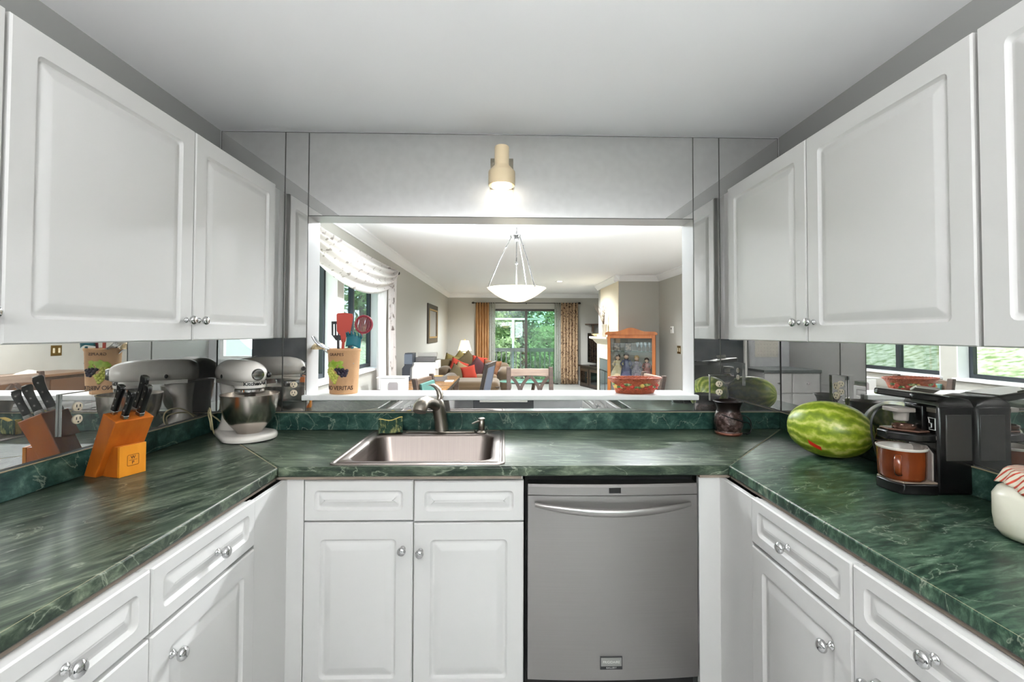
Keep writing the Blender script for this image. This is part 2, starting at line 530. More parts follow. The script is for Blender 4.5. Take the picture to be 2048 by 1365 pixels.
# sliding patio door
r = thing('door_1', 'x', 'x', ((SX0 + SX1) / 2, FAR + .05, 0)); del r['label']; del r['category']; r['kind'] = 'structure'
SFR = mat('dark bronze frame', (52, 46, 38), .4); y0, y1 = FAR + .02, FAR + .09; mid = .61
f = MB(); f.box(SX0, y0, 0, SX0 + .05, y1, SZ1); f.box(SX1 - .05, y0, 0, SX1, y1, SZ1); f.box(SX0 + .05, y0, SZ1 - .06, SX1 - .05, y1, SZ1); f.box(SX0 + .05, y0, 0, SX1 - .05, y1, .06)
f.obj('door_frame', SFR, r, None, ws=True)
MB().box(mid - .035, y0 + .01, .06, mid + .035, y1 - .01, SZ1 - .06).obj('meeting_stile', SFR, r, None, ws=True)
MB().box(SX0 + .05, y0 + .03, .06, mid - .035, y0 + .035, SZ1 - .06).obj('pane', GLASS, r, None, ws=True)
MB().box(mid + .035, y0 + .03, .06, SX1 - .05, y0 + .035, SZ1 - .06).obj('pane', glass_mat('screened glass', (196, 226, 208), .08), r, None, ws=True)

# ------------------------------------------------------------------ mirrors
MT = .005


def mirror(label, x0, x1, z0, z1, wall='back', group=None):
    g = .0018; mb = MB()
    if wall == 'back':
        c = ((x0 + x1) / 2, 0, z0); a = mb.box(x0 + g, -MT, z0 + g, x1 - g, -.0005, z1 - g)
    else:
        X = xL if wall == 'left' else xR; s = 1 if wall == 'left' else -1
        c = (X, (x0 + x1) / 2, z0); a = mb.box(min(X + s * .0005, X + s * MT), x0 + g, z0 + g, max(X + s * .0005, X + s * MT), x1 - g, z1 - g)
    r = thing('wall_mirror', label, 'mirror', c, 0, group)
    mb.obj('mirror_glass', MIRROR, r, None, ws=True)
    e = MB(); w = .0022
    if wall == 'back':
        for q in ((x0, x0 + w), (x1 - w, x1)):
            e.box(q[0], -MT - .0015, z0, q[1], -.0005, z1)
        e.box(x0, -MT - .0015, z1 - w, x1, -.0005, z1); e.box(x0, -MT - .0015, z0, x1, -.0005, z0 + w)
    else:
        xa, xb = min(X + s * .0005, X + s * (MT + .0015)), max(X + s * .0005, X + s * (MT + .0015))
        for q in ((x0, x0 + w), (x1 - w, x1)):
            e.box(xa, q[0], z0, xb, q[1], z1)
        e.box(xa, x0, z1 - w, xb, x1, z1)
    e.obj('mirror_edge', MIRROR_EDGE, r, None, ws=True)
    return r


SZ = 1.0015
S1, S2 = -1.0675, 1.0716
mirror('tall mirror panel in the left corner of the back wall, beside the mixer', xL + .006, S1, SZ, H1 - .004)
mirror('narrow mirror strip on the left side of the pass-through', S1, OX1, SZ, H1 - .004)
mirror('wide mirror panel above the pass-through, behind the cream wall light', OX1, OX2, OZT, H1 - .004)
mirror('narrow mirror strip on the right side of the pass-through', OX2, S2, SZ, H1 - .004)
mirror('tall mirror panel in the right corner of the back wall, behind the dark mug', S2, xR - .006, SZ, H1 - .004)
mirror('low mirror strip under the white ledge behind the faucet', OX1, OX2, SZ, BZ - .026)
mirror('mirror backsplash on the left wall behind the knife block', -1.95, -.006, SZ, 1.352, 'left')
mirror('mirror backsplash on the right wall behind the watermelon', -1.95, -.006, SZ, 1.352, 'right')

# ------------------------------------------------------------------ countertop
YF, XLF, XRF, YE = -.6284, -.780, .8002, -2.3
ct = thing('countertop', 'dark green marble-look countertop running round three sides of the kitchen', 'countertop', (0, 0, CT))
EDGE = .035
SKX0, SKX1, SKY0, SKY1 = -.603, -.008, -.592, -.050      # cut-out for the sink
bm = bmesh.new()
outer = [(xL, -.0), (xR, -.0), (XRF, YF), (XLF, YF)]
inner = rrect(SKX1 - SKX0, SKY1 - SKY0, .03, 4, (SKX0 + SKX1) / 2, (SKY0 + SKY1) / 2)
es = []
for loop in (outer, inner):
    vv = [bm.verts.new((x, y, CT - EDGE)) for x, y in loop]
    es += [bm.edges.new((vv[i], vv[(i + 1) % len(vv)])) for i in range(len(vv))]
res = bmesh.ops.triangle_fill(bm, use_beauty=True, edges=es)
ex = bmesh.ops.extrude_face_region(bm, geom=bm.faces[:])
bmesh.ops.translate(bm, vec=(0, 0, EDGE), verts=[g for g in ex['geom'] if isinstance(g, bmesh.types.BMVert)])
bm.verts.index_update()
mb = MB(); mb.add([tuple(v.co) for v in bm.verts], [[v.index for v in f.verts] for f in bm.faces]); bm.free()
mb.obj('counter_slab', MARBLE_BACK, ct, 35, bevel=.006, ws=True)
MB().prism([(xL, 0), (XLF, YF), (XLF, YE), (xL, YE)], CT - EDGE, CT).obj('counter_slab', MARBLE_LEFT, ct, 35, bevel=.006, ws=True)
MB().prism([(xR, 0), (xR, YE), (XRF, YE), (XRF, YF)], CT - EDGE, CT).obj('counter_slab', MARBLE_RIGHT, ct, 35, bevel=.006, ws=True)
SPT = .018
MB().prism([(xL + .001, -.001), (xR - .001, -.001), (xR - SPT, -SPT), (xL + SPT, -SPT)], CT, SZ - .002).obj('backsplash', MARBLE_SPLASH, ct, 35, bevel=.004, ws=True)
MB().prism([(xL + .001, -.001), (xL + SPT, -SPT), (xL + SPT, YE), (xL + .001, YE)], CT, SZ - .002).obj('backsplash', MARBLE_SPLASH, ct, 35, bevel=.004, ws=True)
MB().prism([(xR - .001, -.001), (xR - .001, YE), (xR - SPT, YE), (xR - SPT, -SPT)], CT, SZ - .002).obj('backsplash', MARBLE_SPLASH, ct, 35, bevel=.004, ws=True)
e = MB(); k = .0016
e.tube([(XLF - .004, YF - .008, CT - .003), (XLF - .004, YE, CT - .003)], .0022, 6); e.tube([(XRF + .004, YF - .008, CT - .003), (XRF + .004, YE, CT - .003)], .0022, 6)
e.tube([(XLF - .004, YF - .005, CT - .0012), (XLF - .3, YF + .313, CT - .0012), (xL + .03, -.03, CT - .0012)], .002, 6)
e.tube([(XRF + .004, YF - .005, CT - .0014), (XRF + .26, YF + .283, CT - .0014), (xR - .03, -.03, CT - .0014)], .0016, 6)
e.tube([(xL + SPT, -SPT, SZ - .003), (xR - SPT, -SPT, SZ - .003)], .002, 6); e.tube([(xL + SPT, -SPT, SZ - .003), (xL + SPT, YE, SZ - .003)], .0025, 6); e.tube([(xR - SPT, -SPT, SZ - .003), (xR - SPT, YE, SZ - .003)], .0025, 6)
tag(e.obj('edge_seam', BEIGE, ct, 60, ws=True), 'thin beige laminate edge lines')
u = MB(); u.box(xL, YE, CT - EDGE - .012, XLF - .012, YF + .012, CT - EDGE); u.box(xL, YF + .012, CT - EDGE - .012, .064, -.02, CT - EDGE)
u = MB(); u.box(XLF - .05, YE, CT - EDGE - .010, XLF - .008, YF, CT - EDGE - .0005); u.box(XRF + .008, YE, CT - EDGE - .010, XRF + .05, YF, CT - EDGE - .0005)
u.box(XLF - .05, YF + .008, CT - EDGE - .010, .065, YF + .05, CT - EDGE - .0005); u.box(.70, YF + .008, CT - EDGE - .010, XRF + .05, YF + .05, CT - EDGE - .0005)
tag(u.obj('build_up_strip', TAUPE, ct, None, ws=True), 'taupe strip under the counter edge')

# ------------------------------------------------------------------ base cabinets
BT = CT - EDGE - .012          # top of the cabinet boxes
LFX, RFX, BFY = -.755, .775, -.606      # door faces
# sink cabinet
r = thing('sink_base_cabinet', 'white cabinet under the sink with two doors and false drawer fronts', 'cabinet', (-.32, BFY, 0))
MB().box(-.70, BFY + .02, .10, .070, -.04, .70).box(-.70, BFY + .02, .70, .070, BFY + .05, BT).obj('body', WHITE, r, None, ws=True)
MB().box(-.70, BFY + .08, .0, .070, BFY + .1, .10).obj('toe_kick', DARKGAP, r, None, ws=True)
for k, (a, b) in enumerate(((-.700, -.319), (-.315, .073))):
    zz = (0, -.004)[k]
    door_mb(b - a, .142, .036, T(a, BFY, .719 + zz)).obj('drawer_front', WHITE, r, 35, ws=True)
    d = door_mb(b - a, .600, .058, T(a, BFY, .113 + zz)).obj('door', WHITE, r, 35, ws=True)
    knob(d, ((-.353, BFY, .622), (-.291, BFY, .613))[k], (0, -1, 0))


def corner_filler(name, label, mbx):
    o = mbx.obj(name, WHITE, None, None, bevel=.002)
    tag(o, label, 'panel')


corner_filler('corner_filler_panel', 'plain white filler panel in the corner left of the sink cabinet', MB().prism([(-.702, BFY), (-.702, BFY + .02), (-.775, BFY + .02), (-.775, -.817), (LFX - .004, -.817), (LFX - .004, BFY)], .10, BT))
corner_filler('corner_filler_panel', 'plain white filler panel in the corner right of the dishwasher', MB().prism([(.702, BFY), (RFX + .004, BFY), (RFX + .004, -.819), (.797, -.819), (.797, BFY + .02), (.702, BFY + .02)], .10, BT))


def side_base(side, y0, y1, label, knob_end, w_in=.05):
    """base unit on the left (-1) or right (+1) run; y0 < y1; knob_end 'near' or 'far'"""
    X = LFX if side < 0 else RFX; s = 1 if side < 0 else -1
    r = thing('base_cabinet', label, 'cabinet', (X, (y0 + y1) / 2, 0))
    xa = xL + .02 if side < 0 else xR - .02
    xb = X - s * .02
    MB().box(min(xa, xb), y0 + .002, .10, max(xa, xb), y1 - .002, BT).obj('body', WHITE, r, None, ws=True)
    MB().box(min(xb - s * .06, xb - s * .08), y0 + .002, 0, max(xb - s * .06, xb - s * .08), y1 - .002, .10).obj('toe_kick', DARKGAP, r, None, ws=True)
    # local door frame: local x -> along y, face towards the room
    if side < 0:
        M = Matrix(((0, -1, 0, X), (1, 0, 0, y0 + .002), (0, 0, 1, 0), (0, 0, 0, 1)))
    else:
        M = Matrix(((0, 1, 0, X), (-1, 0, 0, y1 - .002), (0, 0, 1, 0), (0, 0, 0, 1)))
    w = y1 - y0 - .004
    d = door_mb(w, .137, .032, M @ T(0, 0, .735)).obj('drawer', WHITE, r, 35, ws=True)
    knob(d, (X, (y0 + y1) / 2 + (.02), .801), (s, 0, 0))
    d = door_mb(w, .612, .055, M @ T(0, 0, .113)).obj('door', WHITE, r, 35, ws=True)
    knob(d, (X, y0 + .065 if knob_end == 'near' else y1 - .06, .648), (s, 0, 0))
    return r


side_base(-1, -1.232, -.819, 'left-hand base cabinet nearest the sink, below the knife block', 'near')
side_base(-1, -1.662, -1.232, 'left-hand base cabinet cut off by the lower left picture corner', 'far')
side_base(-1, -2.28, -1.662, 'left-hand base cabinet at the near end of the run', 'near')
side_base(1, -1.236, -.821, 'right-hand base cabinet nearest the dishwasher, below the coffee maker', 'near')
side_base(1, -1.672, -1.236, 'right-hand base cabinet cut off by the lower right picture corner', 'far')
side_base(1, -2.28, -1.672, 'right-hand base cabinet at the near end of the run', 'near')

# ------------------------------------------------------------------ upper cabinets
UZ0, UZ1 = 1.357, 2.081
UXL, UXR = -1.075, 1.077


def upper(side, y0, y1, doors, label, knobs):
    X = UXL if side < 0 else UXR; s = 1 if side < 0 else -1
    r = thing('wall_cabinet', label, 'cabinet', (X, (y0 + y1) / 2, UZ0))
    xa = (xL + .001) if side < 0 else (xR - .001); xb = X - s * .019
    MB().box(min(xa, xb), y0, UZ0, max(xa, xb), y1, UZ1 - .003).obj('body', WHITE, r, None, ws=True)
    for (a, b), ky in zip(doors, knobs):
        if side < 0:
            M = Matrix(((0, -1, 0, X), (1, 0, 0, a), (0, 0, 1, UZ0 - .003), (0, 0, 0, 1)))
        else:
            M = Matrix(((0, 1, 0, X), (-1, 0, 0, b), (0, 0, 1, UZ0 - .003), (0, 0, 0, 1)))
        d = door_mb(b - a, UZ1 - UZ0 + .003, .058, M).obj('door', WHITE, r, 35, ws=True)
        knob(d, (X, ky, 1.424), (s, 0, 0))
    return r


upper(-1, -1.245, -.004, ((-1.240, -.642), (-.636, -.080)), 'two-door white wall cabinet on the left, nearest the mirrored back wall', (-.672, -.607))
upper(-1, -1.86, -1.247, ((-1.856, -1.249),), 'white wall cabinet cut off by the left picture edge', (-1.280,))
upper(1, -1.236, -.004, ((-1.232, -.652), (-.646, -.078)), 'two-door white wall cabinet on the right, nearest the mirrored back wall', (-.683, -.603))
upper(1, -1.86, -1.239, ((-1.856, -1.243),), 'white wall cabinet cut off by the right picture edge', (-1.80,))

# ------------------------------------------------------------------ dishwasher
DX0, DX1 = .088, .694
r = thing('dishwasher', 'stainless steel dishwasher with a bowed bar handle', 'dishwasher', ((DX0 + DX1) / 2, BFY, 0))
MB().box(DX0 - .008, BFY + .05, .0, DX1 + .004, -.04, BT + .005).obj('body', DARKGAP, r, None, ws=True)


def dw_panel(u, v):
    x = DX0 + (DX1 - DX0) * u; z = .165 + (.806 - .165) * v
    return (x, BFY - .012 * (1 - (2 * u - 1) ** 2) - .004, z)


p = MB().grid(dw_panel, 24, 4); n = len(p.v)
p.box(DX0, BFY - .003, .165, DX1, BFY + .045, .806)
p.obj('door_panel', STEEL_DW, r, 50, ws=True)
MB().loft([[(DX0, BFY + .045, z0), (DX1, BFY + .045, z0)] + [(DX1 + (DX0 - DX1) * i / 16, BFY - .005 - .012 * (1 - (2 * i / 16 - 1) ** 2) - d, z0) for i in range(17)] for z0, d in ((.809, 0), (.838, .001), (.846, -.006))]).obj('control_panel', STEEL_DW, r, 35, ws=True)
MB().box(.374, BFY - .019, .817, .416, BFY - .010, .836).obj('display', BLACKGL, r, None, ws=True)
hp = [(.112 + (.666 - .112) * i / 20, BFY - .016 - .038 * sin(pi * i / 20) ** .7, .778 - .018 * sin(pi * i / 20)) for i in range(21)]
secs = []
for i, q in enumerate(hp):
    hh = .0135 - .006 * abs(2 * i / 20 - 1) ** 3
    secs.append([(q[0], q[1] + .007 * cos(a), q[2] + hh * sin(a)) for a in [2 * pi * k / 12 for k in range(12)]])
MB().loft(secs).obj('handle', STEEL, r, 60, ws=True)
bx = .3805; yb = BFY - .0165
b = MB().box(bx - .039, yb - .003, .205, bx + .039, yb + .004, .249).obj('badge', mat('badge dark', (40, 40, 42), .4), r, None, ws=True)
MB().box(bx - .036, yb - .004, .217, bx + .036, yb - .0028, .246).obj('badge_plate', mat('badge silver', (150, 150, 146), .4, .6), b, None, ws=True)
tm = text_mb('FRIGIDAIRE', .0118, .001, 1.0); MT2 = T(bx, yb - .0042, .231) @ RX(pi / 2)
q = MB(); q.add(tm.v, tm.f, MT2); tm = text_mb('GALLERY', .0075, .001, 1.25); q.add(tm.v, tm.f, T(bx, yb - .0033, .2110) @ RX(pi / 2))
q.obj('badge_lettering', mat('badge letters', (214, 214, 210), .4), b, None, ws=True)

# ------------------------------------------------------------------ sink, faucet, soap pump, sponge
r = thing('kitchen_sink', 'rectangular stainless steel drop-in sink', 'sink', ((SKX0 + SKX1) / 2, (SKY0 + SKY1) / 2, CT))
cx, cy = -.306, -.322
loops = [(.625, .570, .022, .0005, 0), (.622, .567, .022, .004, 0), (.606, .551, .018, .005, 0), (.600, .545, .016, .002, 0), (.588, .533, .014, .0018, 0), (.582, .527, .012, .005, 0)]
secs = [[(x, y, CT + z) for x, y in rrect(w, h, rr, 6, cx, cy)] for w, h, rr, z, _ in loops]
by = -.350
for w, h, rr, z in ((.530, .440, .055, .004), (.522, .432, .055, .000), (.515, .425, .055, -.008), (.500, .410, .06, -.150), (.470, .380, .07, -.168), (.30, .25, .08, -.172), (.1, .1, .05, -.174)):
    secs.append([(x, y, CT + z) for x, y in rrect(w, h, rr, 6, cx, by)])
secs = secs[::-1]
MB().loft(secs, cap=False).add([p for p in secs[0]], [tuple(range(len(secs[0])))]).obj('basin', mat('sink steel', (128, 119, 114), .36, 1.0, noise=((1300, 4, 4), (116, 108, 103), .35, .65)), r, 45, ws=True)
MB().lathe([(.045, 0), (.045, .004), (.03, .004), (.026, .001), (.004, .002)], 24, T(cx, by, CT - .1735)).obj('drain', CHROME, r, 50, ws=True)

r = thing('kitchen_faucet', 'single-lever brushed nickel faucet behind the sink', 'faucet', (-.288, -.082, CT + .005))
MB().box(-.165, -.026, 0, .155, .026, .006).obj('deck_plate', NICKEL, r, 40, bevel=.005)
body = [(0, 0, .004), (-.004, 0, .04), (-.010, -.002, .08), (-.016, -.006, .115), (-.022, -.01, .14), (-.026, -.012, .155)]
MB().tube(body, [.032, .031, .030, .030, .030, .022], 20).obj('body', NICKEL, r, 60)
sp = [(-.018, -.008, .115), (-.032, -.035, .133), (-.045, -.07, .148), (-.058, -.105, .155), (-.068, -.138, .152), (-.073, -.158, .140), (-.075, -.168, .122)]
s = MB().tube(sp, [.024, .025, .026, .027, .030, .032, .029], 18).obj('spout', NICKEL, r, 60)
hd = [(-.016, -.004, .148), (-.010, .002, .172), (-.018, .008, .194), (-.032, .012, .211), (-.048, .014, .219), (-.062, .012, .219), (-.070, .010, .214)]
secs = []
for (x, y, z), w, t in zip(hd, (.024, .024, .022, .019, .016, .013, .008), (.019, .015, .012, .010, .010, .009, .006)):
    secs.append([(x + t * cos(a), y + w * sin(a), z + t * .5 * cos(a)) for a in [2 * pi * k / 14 for k in range(14)]])
MB().loft(secs).obj('lever', NICKEL, r, 60)

r = thing('soap_dispenser', 'small nickel soap pump at the right end of the sink deck', 'dispenser', (-.102, -.098, CT + .005))
MB().lathe([(.026, 0), (.026, .004), (.021, .008), (.0135, .012), (.0135, .020), (.0145, .022), (.0145, .050), (.012, .054), (.012, .060)], 24).obj('pump_body', NICKEL, r, 50)
MB().lathe([(.0165, .060), (.0165, .066), (.012, .069)], 20).tube([(-.004, -.004, .056), (-.03, -.018, .050), (-.043, -.026, .045)], [.005, .0042, .0035], 10).obj('pump_nozzle', NICKEL, r, 50)

r = thing('sponge', 'green and yellow scrubbing sponge standing on the sink edge', 'sponge', (-.520, -.112, CT + .006), radians(14))


def sponge_block(y0, y1, fz, name, m):
    secs = []
    for i in range(15):
        t = i / 14; x = -.054 + .108 * t
        z0 = .004 * sin(t * 9) if 0 < i < 14 else 0
        z1 = .062 + .006 * cos(t * 6.5) + .006 * t
        yo = .006 * sin(t * 3.3)
        secs.append([(x, y0 + yo, max(0, z0)), (x, y1 + yo, max(0, z0)), (x, y1 + yo, z1 - .002), (x, y0 + yo, z1)])
    return MB().loft(secs).obj(name, m, r, 50, bevel=.003)


sponge_block(-.014, -.006, 0, 'scrub_layer', mat('scrub green', (38, 66, 50), .95, noise=((70, 70, 30), (150, 150, 96), .5, .66), bump=(120, .9)))
sponge_block(-.0055, .018, 0, 'foam_layer', mat('sponge yellow', (196, 168, 88), .95, bump=(160, .8)))

# ------------------------------------------------------------------ stand mixer
r = thing('stand_mixer', 'white stand mixer with a steel bowl in the left counter corner', 'mixer', (-1.178, -.142, CT), radians(-39))


def hull2(xa, ra, xb, rb, n=16):
    out = []
    for k in range(n + 1):
        a = -pi / 2 + pi * k / n; out.append((xb + rb * cos(a), rb * sin(a)))
    for k in range(n + 1):
        a = pi / 2 + pi * k / n; out.append((xa + ra * cos(a), ra * sin(a)))
    return out


secs = [[(x, y, z) for x, y in hull2(-.095, .078 - d, .075, .112 - d)] for z, d in ((.004, .002), (.012, 0), (.02, .001), (.026, .006), (.029, .02))]
MB().loft(secs).obj('base', MIXWHITE, r, 50)
MB().loft([[(x, y, z) for x, y in hull2(-.095, .074, .075, .108)] for z in (0, .0045)]).obj('foot_pad', BLACKPL, r, None)
secs = []
for z, c, rx, ry in ((.02, -.09, .085, .070), (.035, -.095, .070, .060), (.06, -.105, .050, .047), (.09, -.112, .040, .041), (.13, -.114, .036, .039), (.17, -.112, .040, .043), (.21, -.105, .052, .052), (.235, -.1, .060, .056)):
    secs.append([(c + rx * cos(a) * (1.15 if cos(a) > 0 and z < .07 else 1), ry * sin(a), z) for a in [2 * pi * k / 24 for k in range(24)]])
MB().loft(secs).obj('pedestal', MIXWHITE, r, 60)
prof = [(-.172, .012, .012, .282), (-.170, .040, .036, .282), (-.160, .056, .050, .283), (-.135, .066, .058, .284), (-.09, .070, .061, .284), (-.03, .071, .062, .284), (.03, .070, .061, .284), (.075, .066, .058, .285), (.108, .058, .051, .285), (.130, .047, .042, .285), (.142, .034, .031, .285), (.147, .026, .025, .285)]
secs = []
for x, ry, rz, c in prof:
    ring = []
    for k in range(28):
        a = 2 * pi * k / 28; zz = rz * sin(a)
        if zz < -.028: zz = -.028 - (-.028 - zz) * .45
        ring.append((x, ry * cos(a) if True else 0, c + zz))
    secs.append(ring)
hd = MB().loft(secs).obj('motor_head', MIXWHITE, r, 50)
# chrome band around the lower front of the head, with lettering
def band_pt(t, off=0, n=1):
    """t -1..1 runs round the front from one side to the other"""
    a = t * pi * .5
    if abs(t) > .5:
        s_ = 1 if t > 0 else -1; q = (abs(t) - .5) / .5
        return (.075 - .20 * q, s_ * (.063 + off), 0)
    b_ = t / .5 * pi / 2
    return (.075 + (.060 + off) * cos(b_), (.063 + off) * sin(b_), 0)
secs = []
for i in range(49):
    t = -1 + 2 * i / 48; p0 = band_pt(t, 0); p1 = band_pt(t, -.006)
    secs.append([(p0[0], p0[1], .238), (p0[0], p0[1], .254), (p1[0], p1[1], .254), (p1[0], p1[1], .238)])
bd = MB().loft(secs).obj('trim_band', mat('satin trim', (214, 210, 204), .3, .75), r, 40)
tm = text_mb('KitchenAid', .0215, .0012, 1.0, .0007); q = MB()
vs = []
for x, y, z in tm.v:
    a = x / .0615
    vs.append((.075 + (.0606 + z) * cos(a), (.0636 + z) * sin(a), .246 + y))
q.add(vs, tm.f); q.obj('band_lettering', BLACKPL, bd, None)
MB().lathe([(.050, .222), (.061, .226), (.063, .238)], 32, T(.073, 0, 0)).obj('lower_housing', MIXWHITE, r, 50)
MB().lathe([(.020, .176), (.022, .196), (.05, .199), (.059, .203), (.060, .221), (.052, .223)], 32, T(.073, 0, 0)).obj('planetary_ring', CHROME, r, 50)
MB().tube([(.073, 0, .18), (.073, 0, .08)], .006, 10).tube([(.073, 0, .125), (.045, 0, .11), (.035, 0, .075), (.055, 0, .05), (.073, 0, .045), (.091, 0, .05), (.111, 0, .075), (.101, 0, .11), (.073, 0, .125)], .004, 8).obj('beater', mat('beater grey', (190, 190, 190), .4, .6), r, 60)
hb = MB().lathe([(.0255, 0), (.0255, .012), (.0225, .016), (.0225, .019), (.018, .0195)], 28, T(.140, 0, .286) @ RY(pi / 2)).obj('attachment_hub', CHROME, r, 50)
MB().tube([(.128, .026, .283), (.130, .046, .281)], .004, 8).lathe([(.006, 0), (.0115, .004), (.0125, .012), (.009, .018)], 16, T(.130, .044, .281) @ RX(-pi / 2)).obj('hub_knob', BLACKPL, hb, 60)
MB().ell((-.045, -.0712, .272), (.007, .004, .0095), 12, 8).obj('speed_lever', BLACKPL, r, 60)
MB().ell((-.045, .0712, .272), (.007, .004, .0095), 12, 8).obj('lock_lever', BLACKPL, r, 60)
bowl = [(.046, .029), (.050, .030), (.052, .040), (.060, .047), (.080, .070), (.097, .098), (.108, .135), (.1125, .175), (.1145, .196), (.1175, .1965), (.1175, .199), (.1125, .199), (.1105, .18), (.106, .14), (.094, .1), (.076, .072), (.05, .052), (.01, .05)]
MB().lathe(bowl, 40, T(.075, 0, .0)).obj('bowl', mat('bowl steel', (186, 178, 170), .22, 1.0), r, 50)
cord = [(-.16, -.02, .03), (-.172, -.05, .06), (-.15, -.1, .09), (-.1, -.135, .11), (-.05, -.15, .1), (-.055, -.14, .06), (-.09, -.125, .035), (-.13, -.11, .03), (-.155, -.105, .06), (-.135, -.125, .1), (-.09, -.14, .13), (-.045, -.155, .12), (-.04, -.150, .075), (-.075, -.125, .03), (-.11, -.10, .008)]
def smooth_path(P, n=6):
    P = [Vector(p) for p in P]; out = []
    for i in range(len(P) - 1):
        p0 = P[max(i - 1, 0)]; p1 = P[i]; p2 = P[i + 1]; p3 = P[min(i + 2, len(P) - 1)]
        for k in range(n):
            t = k / n
            out.append(.5 * ((2 * p1) + (-p0 + p2) * t + (2 * p0 - 5 * p1 + 4 * p2 - p3) * t * t + (-p0 + 3 * p1 - 3 * p2 + p3) * t ** 3))
    out.append(P[-1])
    return [tuple(p) for p in out]
MB().tube(smooth_path([(x, y * .72, z) for x, y, z in cord]), .0032, 7).obj('power_cord', mat('cream cord', (220, 204, 160), .5), r, 60)

# ------------------------------------------------------------------ knife block and knives
r = thing('knife_block', 'orange-stained wooden knife block with a square W over P mark', 'knife block', (-1.2145, -.7115, CT), radians(-18))
BLKM = ROOTM[r.name]
WOODO = mat('orange block wood', (168, 84, 22), .32, noise=((30, 30, 5), (190, 104, 32), .3, .7))
WOODL = mat('light block wood', (214, 132, 30), .32, noise=((30, 30, 5), (224, 146, 44), .3, .7))
HW = .0575; LEAN = (.080, .196)
def slab(poly, y0, y1):
    return MB().prism([(a, b) for a, b in poly], -y1, -y0, RX(pi / 2))
# side profile: leaning parallelogram standing on a wedge foot
slab([(-.136, .004), (-.132, 0), (-.082, 0), (.004, .182), (-.054, .208)], -.052, .066).obj('block_body', WOODO, r, None, bevel=.003)
slab([(-.078, 0), (-.012, 0), (-.012, .098), (-.034, .098)], -.034, .046).obj('block_foot', WOODO, r, None, bevel=.0015)
fp = slab([(-.0118, .001), (-.002, .001), (-.002, .100), (-.0118, .100)], -.0345, .0465).obj('front_plate', WOODL, r, None, bevel=.0012)
lg = MB(); LM = Matrix(((0, 0, 1, -.0022), (1, 0, 0, .006), (0, 1, 0, .050), (0, 0, 0, 1)))
o1 = rrect(.036, .036, .004, 4); i1 = rrect(.0335, .0335, .003, 4)
lg.add([(x, y, .0008) for x, y in o1] + [(x, y, .0008) for x, y in i1], [(k, (k + 1) % 16, 16 + (k + 1) % 16, 16 + k) for k in range(16)], LM)
lg.box(-.012, -.0005, .0004, .012, .0005, .001, LM)
for tx, yy in (('W', .0082), ('P', -.0085)):
    tm = text_mb(tx, .0145, .0006); lg.add([(x, y + yy, z + .0005) for x, y, z in tm.v], tm.f, LM)
lg.obj('brand_mark', INK, fp, None)
axis = Vector((LEAN[0], 0, LEAN[1])).normalized()
HND = mat('knife handle black', (14, 13, 14), .25); STB = mat('knife steel', (176, 174, 170), .25, 1.0)
# (s on the top face 0 front..1 back, y, handle length, width, label)
for s_, y_, ln, wd, lab in ((.80, -.030, .100, .020, 'black-handled knife in the back left slot of the knife block'), (.22, -.020, .098, .019, 'black-handled knife in the front left slot of the knife block'), (.30, .030, .108, .023, 'black-handled knife in the front right slot of the knife block'), (.82, .036, .125, .024, 'tallest black-handled knife, in the back right slot of the block')):
    top = Vector((.004 - .058 * s_, y_, .182 + .026 * s_))
    kr = thing('kitchen_knife', lab, 'knife', tuple(BLKM @ top), radians(-18), 'knives in the block')
    KM = RY(atan2(LEAN[0], LEAN[1]))
    MB().box(-wd * .42, -.0018, -.05, wd * .42, .0018, .002, KM).obj('blade', STB, kr, None)
    MB().box(-wd * .5, -.0075, .001, wd * .5, .0075, .014, KM).obj('bolster', STB, kr, 40, bevel=.002)
    secs = []
    for t, w0, off in ((0, .48, 0), (.15, .5, 0), (.5, .46, .001), (.8, .55, .001), (.93, .62, -.002), (1, .45, -.004)):
        secs.append([(x * w0 * 2 + off, y, .014 + t * (ln - .014)) for x, y in rrect(wd, .0155, .004, 4)])
    h = MB().loft(secs, KM).obj('handle', HND, kr, 50)
    rv = MB()
    for t in (.2, .5, .8):
        for sg in (-1, 1):
            rv.lathe([(.0030, 0), (.0030, .0007)], 10, KM @ T(0, sg * .0075, .014 + t * (ln - .014)) @ RX(-sg * pi / 2))
    rv.obj('rivets', STB, h, None)
    MB().box(-wd * .42, -.0078, ln - .002, wd * .36, .0078, ln + .002, KM).obj('end_cap', STB, h, None, bevel=.001)

# ------------------------------------------------------------------ outlets with mirrored cover plates
REC = mat('receptacle ivory', (224, 210, 184), .4)


def outlet(label, M, two=True, plate_mat=None, w=.092, h=.128):
    """local: x right, z up, faces -y"""
    r = bpy.data.objects.new('wall_outlet', None); COL.objects.link(r); r.empty_display_size = .03
    loc = M.to_translation(); r.location = loc; rz = M.to_euler().z; r.rotation_euler = (0, 0, rz); ROOTM[r.name] = T(*loc) @ RZ(rz)
    tag(r, label, 'outlet')
    p = MB().box(-w / 2, -.009, -h / 2, w / 2, 0, h / 2).obj('cover_plate', plate_mat or MIRROR, r, None, bevel=.0012)
    for zz in (.020, -.020):
        q = MB().lathe([(.0168, 0), (.0168, .0025), (.015, .0035)], 24, T(0, -.009, zz) @ RX(pi / 2), sy=.88).obj('receptacle', REC, r, 40)
        MB().box(-.0075, -.0131, zz - .001, -.0048, -.0124, zz + .008).box(.0048, -.0131, zz - .001, .0075, -.0124, zz + .008).lathe([(.0028, 0), (.0028, .0008)], 10, T(0, -.0124, zz - .008) @ RX(pi / 2)).obj('slots', BLACKPL, q, None)
    return r


